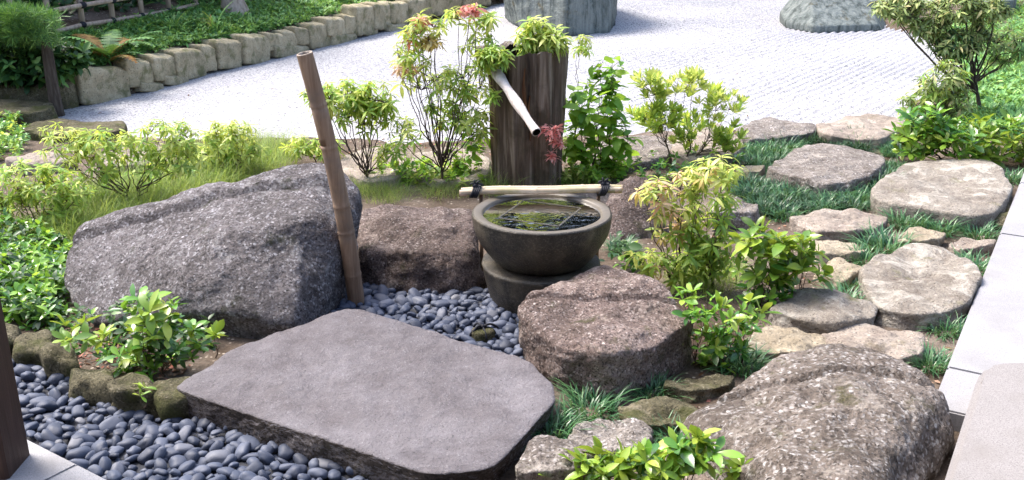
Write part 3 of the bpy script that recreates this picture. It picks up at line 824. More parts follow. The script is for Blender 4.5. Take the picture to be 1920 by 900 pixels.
def pebble_bed(poly, zsurf, sheet_z, seed, scale):
    rnd = random.Random(seed)
    pw = poly_px(poly, zsurf)
    lo, hi = pw.min(0), pw.max(0)
    b = MB()
    bm = [(float(x), float(y), sheet_z) for x, y in pw]
    c0 = Vector((float(pw[:, 0].mean()), float(pw[:, 1].mean()), 0))
    b.add([Vector(q) - c0 for q in bm], [tuple(range(len(bm)))])
    root = obj('pebble_bed', b.mesh('pebble_bed', M['grit'], False), None, c0)
    tag(root, kind='structure')
    def pois(r, tries):
        pts = []; cell = {}
        for _ in range(tries):
            x, y = rnd.uniform(lo[0], hi[0]), rnd.uniform(lo[1], hi[1])
            ci, cj = int(x / r), int(y / r)
            if any((x - q[0]) ** 2 + (y - q[1]) ** 2 < r * r for di in (-1, 0, 1) for dj in (-1, 0, 1) for q in cell.get((ci + di, cj + dj), ())): continue
            cell.setdefault((ci, cj), []).append((x, y)); pts.append((x, y))
        if not pts: return pts
        A = np.array(pts); d = signed_dist(A[:, 0], A[:, 1], pw)
        return [p for p, q in zip(pts, d) if q > 0.0]
    items = []
    for (r, z, tries) in ((0.030 * scale, zsurf - 0.012, 22000), (0.0345 * scale, zsurf + 0.008, 16000)):
        for x, y in pois(r, tries):
            s = rnd.choice([0.6, 0.72, 0.82, 0.9, 0.97, 1.05, 1.15, 1.3, 1.45]) * scale
            items.append((x, y, z + rnd.uniform(-0.005, 0.006), s, rnd.uniform(0, 6.28), rnd.gauss(0, 0.38), rnd.gauss(0, 0.38)))
    top = [t for t in items if t[2] > zsurf]
    low = [t for t in items if t[2] <= zsurf]
    def key(t):
        q = Vector((t[0], t[1], t[2])) - Vector((0, 0, H))
        u = t[0] / (t[1] * cp + (H - t[2]) * sp_)
        v = (t[1] * sp_ - (H - t[2]) * cp) / (t[1] * cp + (H - t[2]) * sp_)
        vis = abs(u) < 0.53 and abs(v) < 0.25
        return (0 if vis else 10) + q.length / t[3]
    top.sort(key=key)
    rest = top[300:] + low
    for i, (x, y, z, s, a, bx, by) in enumerate(top[:300]):
        o = bpy.data.objects.new('pebble', PEBM[i % 6])
        o.location = Vector((x, y, z)) - c0
        o.rotation_euler = (bx, by, a); o.scale = (s, s, s)
        link(o, root)
    b = MB()
    for i, (x, y, z, s, a, bx, by) in enumerate(rest):
        mt = Matrix.Translation(Vector((x, y, z)) - c0) @ Euler((bx, by, a)).to_matrix().to_4x4() @ Matrix.Scale(s, 4)
        v, f = LOW[i % 3]
        b.add([mt @ w for w in v], f)
    tag(obj('pebbles', b.mesh('pebbles', M['pebble']), root), kind='stuff')
    return root

pebble_bed([(-120, 650), (0, 668), (40, 664), (110, 696), (200, 742), (260, 778), (365, 786), (450, 800), (540, 835), (620, 860), (720, 880), (900, 925), (900, 1010), (520, 1010), (330, 965), (215, 908), (50, 824), (-120, 740)], 0.006, 0.002, 3, 0.92)
pebble_bed([(560, 615), (600, 572), (660, 545), (700, 537), (770, 545), (900, 545), (960, 560), (1010, 570), (1000, 600), (990, 690), (900, 680), (760, 640), (640, 615)], 0.004, 0.002, 4, 0.92)

# stone tied with black cord
tr = empty('tied_stone', P(905, 632, 0.02), 'tan rounded stone bound crosswise with black cord among the pebbles', 'tied stone')
me, o = rock_mesh('stone', [Vector((x * 0.062, y * 0.05, z * 0.035)) for x in (-1, -.5, .5, 1) for y in (-1, -.5, .5, 1) for z in (-1, 1) if abs(x) + abs(y) < 1.7], M['mossy'], sub=4, p=4, amp=0.004, seed=3, grow=1.05)
obj('stone', me, tr, (0, 0, 0.012))
b = MB()
for ang in (0.3, 1.9):
    pts = []
    for k in range(17):
        t = math.pi * k / 16
        pts.append(Vector((math.cos(t) * 0.066 * math.cos(ang), math.cos(t) * 0.056 * math.sin(ang), 0.012 + math.sin(t) * 0.043)))
    tube_into(b, pts, [0.0055] * 17, 6)
for ang, ln in ((0.4, .085), (2.3, .07), (3.6, .05)):
    tube_into(b, bez(Vector((0, 0, .055)), Vector((math.cos(ang) * ln * .5, math.sin(ang) * ln * .5, .085)), Vector((math.cos(ang) * ln, math.sin(ang) * ln, .035)), 6), [0.006] * 7, 6)
v, f = ico(2)
b.add([Vector(d) * 0.012 + Vector((0, 0, .058)) for d in v], f)
obj('cord', b.mesh('cord', M['black']), tr)
tr.scale = (.74, .74, .74)

# ------------------------------------------------------------------ paving
def box_slab(name, corners, z0, z1, mat, parent, bev=0.006):
    bm = bmesh.new()
    lo = [bm.verts.new((c.x, c.y, z0)) for c in corners]; hi = [bm.verts.new((c.x, c.y, z1)) for c in corners]
    n = len(corners)
    bm.faces.new(hi); bm.faces.new(lo[::-1])
    for i in range(n): bm.faces.new((lo[i], lo[(i + 1) % n], hi[(i + 1) % n], hi[i]))
    bmesh.ops.recalc_face_normals(bm, faces=bm.faces[:])
    bmesh.ops.bevel(bm, geom=[e for e in bm.edges if e.verts[0].co.z > (z0 + z1) / 2 or e.verts[1].co.z > (z0 + z1) / 2], offset=bev, segments=2, affect='EDGES')
    me = bpy.data.meshes.new(name); bm.to_mesh(me); bm.free()
    me.materials.append(mat)
    return obj(name, me, parent)

zp = 0.07
A = P(1765, 716, zp); B = P(1917, 330, zp)
dv = (B - A); dv.z = 0; dv.normalize()
nv = Vector((dv.y, -dv.x, 0))
def along(px, py): return (P(px, py, zp) - A).dot(dv)
pav = obj('pavement', mesh_from('pavement', [Vector((q.x, q.y, 0.006)) for q in (A + dv * -0.35, A + nv * 3 + dv * -0.35, A + nv * 3 + dv * 7, A + dv * 7)], [(0, 1, 2, 3)], M['soil'], False))
tag(pav, kind='structure')
cuts = [along(1768, 768), along(1790, 691), along(1876, 437), along(1876, 437) + 1.0, along(1876, 437) + 2.0, along(1876, 437) + 3.0]
for r_, (w0, w1) in enumerate([(0.0, 0.335), (0.34, 1.0), (1.005, 1.7)]):
    for s0, s1 in zip(cuts[:-1], cuts[1:]):
        g = 0.0025
        box_slab('paving_slab', [A + dv * (s0 + g) + nv * w0, A + dv * (s0 + g) + nv * w1, A + dv * (s1 - g) + nv * w1, A + dv * (s1 - g) + nv * w0], -0.08, zp - 0.001 * r_, M['granite'], pav)

# granite step block in the lower right corner
zs = 0.17
pl = [P(1768, 905, zs), P(1832, 705, zs), P(1840, 690, zs), P(1853, 680, zs), P(1875, 676, zs), P(1925, 675, zs)]
far = P(2250, 680, zs); near = P(1600, 1500, zs)
stp = box_slab('granite_step', [P(1700, 1150, zs)] + pl + [P(2150, 678, zs), P(2500, 1150, zs)], -0.05, zs, M['granite_warm'], None, 0.02)
tag(stp, 'thick warm-grey granite step block with a rounded corner, lower right corner', 'step')

# granite kerb in the lower left corner
kz = 0.03
K0, K1 = P(48, 821, kz), P(214, 905, kz)
kd = (K1 - K0); kd.z = 0; kd.normalize(); kn = Vector((kd.y, -kd.x, 0))
kerb = obj('kerb', mesh_from('kerb', [Vector((q.x, q.y, 0.006)) for q in (K0 - kd * 3, K0 - kd * 3 + kn * 1.4, K0 + kd * 3 + kn * 1.4, K0 + kd * 3)], [(0, 1, 2, 3)], M['soil'], False))
tag(kerb, kind='structure')
jx = (P(150, 868, kz) - K0).dot(kd)
for s0, s1 in ((jx - 2.4, jx - 1.2), (jx - 1.2, jx), (jx, jx + 1.2), (jx + 1.2, jx + 2.4)):
    box_slab('kerb_stone', [K0 + kd * (s0 + .0015), K0 + kd * (s1 - .0015), K0 + kd * (s1 - .0015) + kn * 1.2, K0 + kd * (s0 + .0015) + kn * 1.2], -0.08, kz, M['granite'], kerb, 0.004)

# dark timber pillar at the left edge
pe = P(54, 900, kz)
pr = tag(obj('pillar', None) if False else bpy.data.objects.new('pillar', None), 'dark brown timber pillar at the lower left edge of the view', 'pillar')
pr.location = (pe.x - 0.128, pe.y + 0.07, kz); link(pr)
b = MB()
cs = [(-.07, -.07), (.07, -.07), (.07, .07), (-.07, .07)]
vs = []; cc = []
for x, y in cs:
    for dx, dy in ((0.008 * (1 if x < 0 else -1), 0), (0, 0.008 * (1 if y < 0 else -1))): cc.append((x + dx, y + dy))
cc.sort(key=lambda q: math.atan2(q[1], q[0]))
for z in (0.0, 2.7): vs += [Vector((x, y, z)) for x, y in cc]
b.add(vs, [(i, (i + 1) % 8, 8 + (i + 1) % 8, 8 + i) for i in range(8)] + [tuple(range(8, 16)), tuple(reversed(range(8)))])
obj('shaft', b.mesh('shaft', M['pillar'], False), pr)

# ------------------------------------------------------------------ water basin
def lathe(mb, prof, n, mi=0, rough=0.0):
    vs = []
    for r, z in prof:
        for j in range(n):
            a = 2 * math.pi * j / n
            rr = r * (1 + rough * (mnoise.fractal(Vector((math.cos(a) * 2.2, math.sin(a) * 2.2, z * 9)), 1, 2, 4)))
            vs.append(Vector((rr * math.cos(a), rr * math.sin(a), z + rough * .25 * r * mnoise.noise(Vector((math.cos(a) * 3, math.sin(a) * 3, 5))))))
    fs = []
    for i in range(len(prof) - 1):
        for j in range(n):
            fs.append((i * n + j, i * n + (j + 1) % n, (i + 1) * n + (j + 1) % n, (i + 1) * n + j))
    mb.add(vs, fs, mi)

BC = Pd(1014, 575, 3.78); BC.z = 0.0
BR = 132 * (math.hypot(3.78, 1.2)) / F * 1.0
zr = H + ray(1014, 396).z * (BC.y / ray(1014, 396).y)
zl = H + ray(1014, 488).z * (BC.y / ray(1014, 500).y)
broot = empty('water_basin', BC, 'round dark stone water basin on a drum base with water and a carved square well', 'water basin')
b = MB()
rb = BR * 0.87
lathe(b, [(rb * .80, -.05), (rb * .84, 0.0), (rb * .93, zl * .5), (rb * .985, zl * .9), (rb, zl - .008), (rb - .004, zl), (rb - .012, zl + .003), (rb * .55, zl + .001)], 96, 0, .02)
obj('drum_base', b.mesh('drum_base', M['basin']), broot)
b = MB()
hh = zr - zl
prof = [(BR * .60, zl + .002), (BR * .66, zl + .01)]
for k in range(1, 12):
    t = k / 11
    prof.append((BR * (.66 + .335 * math.sin(t * math.pi / 2) ** 0.85), zl + .01 + (hh - .02) * t))
prof += [(BR, zr - .006), (BR - .003, zr - .001), (BR - .008, zr + .001)]
lathe(b, prof, 120, 0, .014)
lathe(b, [(BR - .008, zr + .001), (BR - .020, zr + .002), (BR - .038, zr - .001), (BR - .043, zr - .004), (BR - .048, zr - .020), (BR - .05, zr - .030)], 120, 1, .014)
obj('bowl', b.mesh('bowl', [M['basin'], M['rim']]), broot)
# carved face inside the rim with its square well
q = [P(x, y, zr) - BC for x, y in ((922, 399), (1043, 420), (1092, 379), (984, 369))]
cq = sum(q, Vector()) / 4; sq = []
u = ((q[1] - q[0]) + (q[2] - q[3])).normalized(); u.z = 0; u.normalize(); w = Vector((-u.y, u.x, 0))
cq.z = 0
hs = 0.122
cq = Vector((cq.x * .5, cq.y * .5, 0))
def sqp(a, c, z): return cq + u * a + w * c + Vector((0, 0, z))
b = MB()
ri = BR - .046; zf = zr - .024
nA = 64
vs = [Vector((ri * math.cos(2 * math.pi * j / nA), ri * math.sin(2 * math.pi * j / nA), zf)) for j in range(nA)]
ins = []
for j in range(nA):
    d = (vs[j] - cq); a = d.dot(u); c = d.dot(w); k = hs / max(abs(a), abs(c)); ins.append(sqp(a * k, c * k, zf))
deep = [v - Vector((0, 0, .09)) for v in ins]
b.add(vs + ins, [(j, (j + 1) % nA, nA + (j + 1) % nA, nA + j) for j in range(nA)], 0)
b.add(ins + deep, [(j, (j + 1) % nA, nA + (j + 1) % nA, nA + j) for j in range(nA)] + [tuple(range(nA, 2 * nA))], 1)
cface = obj('carved_face', b.mesh('carved_face', [M['carved'], M['pit']], False), broot)
def bar_into(mb, a0, c0, a1, c1, wd, z0, z1):
    p0, p1 = Vector((a0, c0)), Vector((a1, c1)); d = (p1 - p0).normalized(); n = Vector((-d.y, d.x)) * wd / 2
    l4 = [p0 - n, p1 - n, p1 + n, p0 + n]
    sh = [l4[0] + (d - Vector((-d.y, d.x)) * -1) * 0, l4[1], l4[2], l4[3]]
    lo = [sqp(p.x, p.y, z0) for p in l4]
    k = wd * .22
    hi = [sqp(*(l4[0] + d * k + n.normalized() * k), z1), sqp(*(l4[1] - d * k + n.normalized() * k), z1), sqp(*(l4[2] - d * k - n.normalized() * k), z1), sqp(*(l4[3] + d * k - n.normalized() * k), z1)]
    mb.add(lo + hi, [(4, 5, 6, 7), (0, 1, 5, 4), (1, 2, 6, 5), (2, 3, 7, 6), (3, 0, 4, 7)])
b = MB()
zt = zr - .0112
e = hs + .006
for a0, c0, a1, c1 in ((-e, -e, e, -e), (e, -e, e, e), (e, e, -e, e), (-e, e, -e, -e)):
    bar_into(b, a0, c0, a1, c1, .013, zf - .002, zt)
obj('square_rim', b.mesh('square_rim', M['wet_rim'], False), broot)
# carved strokes of the characters round the square
st = []
for k in range(4): st.append((.148, -.075 + k * .043, .195 - abs(k - 1.5) * .004, -.075 + k * .043))
st += [(.150, -.095, .150, .07), (.172, -.085, .172, .07), (.15, .085, .19, .06)]
for k in range(3): st.append((-.15 - k * .020, -.09 + k * .01, -.15 - k * .020, .09 - k * .01))
st += [(-.145, 0.02, -.20, .02), (-.15, .06, -.195, .04)]
st += [(-.08, .152, .08, .152), (-.06, .185, .06, .185), (-.02, .145, -.04, .19), (.03, .150, .04, .19)]
st += [(-.07, -.160, .06, -.160), (-.04, -.19, .05, -.186), (0.0, -.155, 0.0, -.195)]
for s_ in st:
    b = MB(); bar_into(b, *s_, .0095, zf - .002, zt - .0022)
    obj('carved_stroke', b.mesh('carved_stroke', M['carved'], False), cface)
b = MB()
zw = zr - .0125
n1 = 64
rings = [0.001, .05, .1, .15, .2, ri + .004]
lathe(b, [(r, zw) for r in rings], n1)
tag(obj('water', b.mesh('water', M['water']), broot))

# bamboo ladle rest with black ties
lr = empty('ladle_rest', Vector((BC.x, BC.y + .2, zr)), 'pale bamboo ladle rest tied with black cord, lying across the back of the basin', 'ladle rest')
Yl = BC.y + 0.19
la, lb = Pd(862, 362, Yl), Pd(1166, 357, Yl)
def cane(a, b_, r, nodes, mats, name, parent, origin, n=14):
    mb = MB()
    a = a - origin; b_ = b_ - origin
    ts = [0, 1]
    for nd in nodes: ts += [nd - .012, nd - .004, nd, nd + .004, nd + .012]
    for k in range(1, 12): ts.append(k / 12)
    ts = sorted(set(ts))
    pts, rad = [], []
    for t in ts:
        p = a.lerp(b_, t)
        p = p + Vector((0, 0, math.sin(t * math.pi) * .006 + 0.003 * math.sin(t * 9)))
        r_ = r * (1 + 0.02 * math.sin(t * 30))
        for nd in nodes:
            if abs(t - nd) < .005: r_ = r * 1.10
            if abs(abs(t - nd) - .012) < .001: r_ = r * 0.97
        pts.append(p); rad.append(r_)
    tube_into(mb, pts, rad, n, False)
    # hollow ends
    d = (b_ - a).normalized()
    for p, s_ in ((pts[0], 1), (pts[-1], -1)):
        k = 4
        ring_tube(mb, p, d * -s_, [(-.03, r * 1.005), (0, r * 1.005), (.0005, r * .66), (-.006, r * .62)], n, 1)
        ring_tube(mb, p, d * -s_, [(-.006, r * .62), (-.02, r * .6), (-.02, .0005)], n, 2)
    return obj(name, mb.mesh(name, mats), parent)
o = lr.location
cane(la, lb, .0135, [.47, .93], [M['bamboo_pale'], M['bamboo_pink'], M['hollow']], 'cane', lr, o)
up = Vector((0.006, 0.026, 0.002))
cane(la + up, lb + up, .013, [.3, .75], [M['bamboo_pale'], M['bamboo_pink'], M['hollow']], 'cane', lr, o)
for t in (.095, .885):
    c0 = la.lerp(lb, t) - o + Vector((0, .016, .003)); b = MB()
    for k in range(4):
        pts = []
        for j in range(17):
            an = 2 * math.pi * j / 16
            pts.append(c0 + Vector(((k - 1.5) * .008 + .010 * math.sin(an), math.cos(an) * .040, math.sin(an) * .024)))
        tube_into(b, pts, [.005] * 17, 6, False)
    for k, (dx, dz) in enumerate(((.02, .045), (-.004, .05), (.035, .025), (-.02, .03))):
        tube_into(b, bez(c0 + Vector((0, -.01, .022)), c0 + Vector((dx * .4, -.02, .05)), c0 + Vector((dx, -.01, dz)), 5), [.0042] * 6, 5)
    v, f = ico(2); b.add([Vector(d) * .013 + c0 + Vector((0, -.012, .026)) for d in v], f)
    obj('tie', b.mesh('tie', M['black']), lr)
for t in (.13, .86):
    c0 = la.lerp(lb, t) - o; b = MB()
    tube_into(b, [c0 + Vector((0, .02, -.0)), Vector((c0.x, c0.y + .02, -o.z + .0))], [.008, .009], 8)
    obj('peg', b.mesh('peg', M['bamboo']), lr)

# ------------------------------------------------------------------ leaning bamboo pole
pb = P(669, 572, 0.0); pt = Pd(571, 100, pb.y - 0.10)
pr = empty('bamboo_pole', pb, 'thick weathered brown bamboo pole leaning left, planted in the pebbles', 'bamboo pole')
b = MB()
nodes = [.30 - .0, .415, .625, .80]
nodes = [(572 - y) / 472 for y in (188, 263, 372, 422, 508)]
ts = sorted(set([0, 1] + [nd + k for nd in nodes for k in (-.012, -.004, 0, .004, .012)] + [k / 30 for k in range(1, 30)]))
pts, rad = [], []
r0, r1 = .0345, .0300
for t in ts:
    p = (pb - pb).lerp(pt - pb, t) + Vector((0.022 * math.sin(t * math.pi), 0, 0))
    r_ = r0 + (r1 - r0) * t
    for nd in nodes:
        if abs(t - nd) < .001: r_ *= 1.06
        elif abs(abs(t - nd) - .004) < .0005: r_ *= 1.03
        elif abs(abs(t - nd) - .012) < .0005: r_ *= .965
    pts.append(p); rad.append(r_)
pts[0] = pts[0] - Vector((0, 0, .06))
tube_into(b, pts, rad, 24, False)
culm = obj('culm', b.mesh('culm', M['bamboo']), pr)
d = (pts[-1] - pts[-2]).normalized()
b = MB()
ring_tube(b, pts[-1], d, [(-.002, r1 * 1.01), (.001, r1 * .97), (.001, r1 * .76), (-.012, r1 * .72)], 24, 0)
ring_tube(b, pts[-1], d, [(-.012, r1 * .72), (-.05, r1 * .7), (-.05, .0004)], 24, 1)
obj('cut_end', b.mesh('cut_end', [M['pale_bark'], M['hollow']]), culm)

# ------------------------------------------------------------------ stump
SB = P(990, 343, 0.0)
sroot = empty('tree_stump', SB, 'tall weathered hollow tree stump behind the basin with a pale branch spout', 'tree stump')
def stump():
    Y = SB.y; zt = .775
    n = 120; hz = 34
    vs = []
    cxt = (Pd(985, 112, Y).x - SB.x)
    for i in range(hz + 1):
        t = i / hz; z = -.06 + (zt + .06) * t
        for j in range(n):
            a = 2 * math.pi * j / n
            r = .192 + .018 * t + .02 * max(0, .15 - t) / .15
            k = Vector((math.cos(a) * 2.2, math.sin(a) * 2.2, z * .7))
            r *= 1 + .16 * mnoise.fractal(k, 1.0, 2, 3)
            g = mnoise.noise(Vector((math.cos(a) * 9, math.sin(a) * 9, z * 1.1 + 4)))
            r += .020 * (abs(g) * 2 - .6) + .006 * mnoise.noise(Vector((math.cos(a) * 26, math.sin(a) * 26, z * 3)))
            da = abs(((a - math.pi * 1.02) + math.pi) % (2 * math.pi) - math.pi)
            if t > .82: r += .075 * max(0, 1 - da / .42) * min(1, (t - .82) / .12)
            zz = z
            if t > .9:
                jag = .022 * mnoise.noise(Vector((math.cos(a) * 3, math.sin(a) * 3, 9))) + .012 * mnoise.noise(Vector((math.cos(a) * 13, math.sin(a) * 13, 2)))
                zz += jag * (t - .9) / .1
            vs.append(Vector((cxt * t + r * math.cos(a) , r * .95 * math.sin(a), zz)))
    fs = []; mi = []
    for i in range(hz):
        for j in range(n):
            fs.append((i * n + j, i * n + (j + 1) % n, (i + 1) * n + (j + 1) % n, (i + 1) * n + j))
    b = MB(); b.add(vs, fs, 0)
    top = vs[-n:]
    c = Vector((cxt, 0, 0))
    def inner(s, dz): return [c + Vector(((v.x - c.x) * s, v.y * s, v.z + dz)) for v in top]
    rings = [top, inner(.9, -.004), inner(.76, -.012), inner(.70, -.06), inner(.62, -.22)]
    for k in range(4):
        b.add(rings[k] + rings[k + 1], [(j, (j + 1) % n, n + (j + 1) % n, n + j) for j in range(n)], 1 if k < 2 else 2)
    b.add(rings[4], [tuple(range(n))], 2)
    obj('trunk', b.mesh('trunk', [M['stump'], M['stump_in'], M['hollow']]), sroot)
    # strips of rusty heartwood on the front
    for a, z0, z1, wd in ((-1.62, .38, .70, .018), (-1.50, .30, .55, .012)):
        b = MB(); L = []; 
        for k in range(9):
            t = k / 8; z = z0 + (z1 - z0) * t
            for s_ in (-1, -.4, .4, 1):
                an = a + s_ * wd * 4 * (math.sin(math.pi * min(max(t, .08), .92))) + .03 * math.sin(t * 7)
                rr = .214 + (.012 if abs(s_) < .5 else -.02)
                rr *= .985
                L.append(Vector((cxt * z / zt + rr * math.cos(an), rr * math.sin(an) * .95, z)))
        b.add(L, [(k * 4 + s_, k * 4 + s_ + 1, k * 4 + s_ + 5, k * 4 + s_ + 4) for k in range(8) for s_ in range(3)])
        obj('heartwood_strip', b.mesh('heartwood_strip', M['rust']), sroot)
stump()
# the spout
s0, s1 = Pd(932, 138, SB.y - .16), Pd(1006, 248, SB.y - .62)
b = MB()
mid = s0.lerp(s1, .45) + Vector((-.012, 0, .018))
pts = bez(s0 - SB + (s0 - s1).normalized() * .05, mid - SB, s1 - SB, 12)
rad = [.029 + .004 * math.sin(k * 1.1) - .0005 * k for k in range(13)]
tube_into(b, pts, rad, 14, False)
d = (pts[-1] - pts[-2]).normalized()
ring_tube(b, pts[-1], d, [(-.001, rad[-1]), (.001, rad[-1] * .84)], 14, 0)
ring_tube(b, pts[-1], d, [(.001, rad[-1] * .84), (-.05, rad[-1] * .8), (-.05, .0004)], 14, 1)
obj('spout', b.mesh('spout', [M['birch'], M['hollow']]), sroot)

# ------------------------------------------------------------------ leaves
def leaf_geo(L, W, droop=0.3, fold=0.25, shape='lance', ns=4):
    vs, fs = [], []
    sec = []
    for i in range(ns + 1):
        t = i / ns
        if shape == 'lance': w = W * (math.sin(math.pi * min(1, t * .92 + .04)) ** .9)
        elif shape == 'obov': w = W * (math.sin(math.pi * (t ** 1.35) * .97 + .02)) ** .8
        else: w = W * (math.sin(math.pi * (t ** .72) * .97 + .02)) ** .8
        x = L * t; z = -droop * L * t * t
        if i == 0: w = W * .12
        if i == ns: w = 0
        sec.append((x, z, max(w, 0)))
    for x, z, w in sec:
        vs += [Vector((x, -w / 2, z + fold * w * .5)), Vector((x, 0, z)), Vector((x, w / 2, z + fold * w * .5))]
    for i in range(ns):
        a, c = i * 3, (i + 1) * 3
        if i == ns - 1:
            fs += [(a, a + 1, c + 1), (a + 1, a + 2, c + 1)]
        else:
            fs += [(a, a + 1, c + 1, c), (a + 1, a + 2, c + 2, c + 1)]
    return vs, fs

def whorl_mb(kind, rnd, size):
    b = MB()
    if kind == 'pieris': n, sh, p0, p1, W, dr = rnd.randint(9, 13), 'lance', -25, 50, .28, .45
    elif kind == 'upright': n, sh, p0, p1, W, dr = rnd.randint(8, 11), 'lance', 30, 75, .30, .05
    elif kind == 'droop': n, sh, p0, p1, W, dr = rnd.randint(8, 11), 'lance', -35, 40, .27, .5
    elif kind == 'needle': n, sh, p0, p1, W, dr = 22, 'lance', -20, 70, .07, .1
    elif kind == 'broad': n, sh, p0, p1, W, dr = rnd.randint(4, 6), 'ov', -15, 30, .62, .25
    elif kind == 'small': n, sh, p0, p1, W, dr = rnd.randint(6, 9), 'ov', -30, 60, .5, .2
    else: n, sh, p0, p1, W, dr = rnd.randint(6, 8), 'obov', 5, 55, .40, .2
    for k in range(n):
        L = size * rnd.uniform(.7, 1.1)
        ns = 2 if kind == 'needle' else 4
        v, f = leaf_geo(L, L * W * rnd.uniform(.8, 1.15), dr * rnd.uniform(.5, 1.4), rnd.uniform(.1, .4), sh, ns)
        yaw = 2.39996 * k + rnd.uniform(-.3, .3)
        pit = R(p0 + (p1 - p0) * (k / n) + rnd.uniform(-10, 10))
        m = Matrix.Rotation(yaw, 4, 'Z') @ Matrix.Rotation(-pit, 4, 'Y') @ Matrix.Rotation(rnd.uniform(-.4, .4), 4, 'X')
        off = Vector((0, 0, -size * .12 * (1 - k / n) * 2))
        b.add([m @ (w_ + Vector((size * .05, 0, 0))) + off for w_ in v], f)
    return b

WC = {}
def whorl_mesh(kind, mk, var):
    key = (kind, mk, var)
    if key not in WC:
        rnd = random.Random(hash(kind) % 7 + var * 13 + len(kind) * 5)
        rnd = random.Random(sum(map(ord, kind)) + var * 13)
        WC[key] = whorl_mb(kind, rnd, 1.0).mesh('leaf_whorl', M[mk])
    return WC[key]
LC = {}
def leaf_mesh(shape, mk, var, W):
    key = (shape, mk, var)
    if key not in LC:
        rnd = random.Random(var + 3)
        v, f = leaf_geo(1.0, W * rnd.uniform(.85, 1.15), [.12, .3, .5, .05][var % 4], [.3, .15, .35, .2][var % 4], shape, 5)
        b = MB(); b.add(v, f); LC[key] = b.mesh('leaf', M[mk])
    return LC[key]

def tip_mat(dirv, rnd):
    d = dirv.normalized()
    q = Vector((0, 0, 1)).rotation_difference(d)
    return q.to_matrix().to_4x4() @ Matrix.Rotation(rnd.uniform(0, 6.28), 4, 'Z')

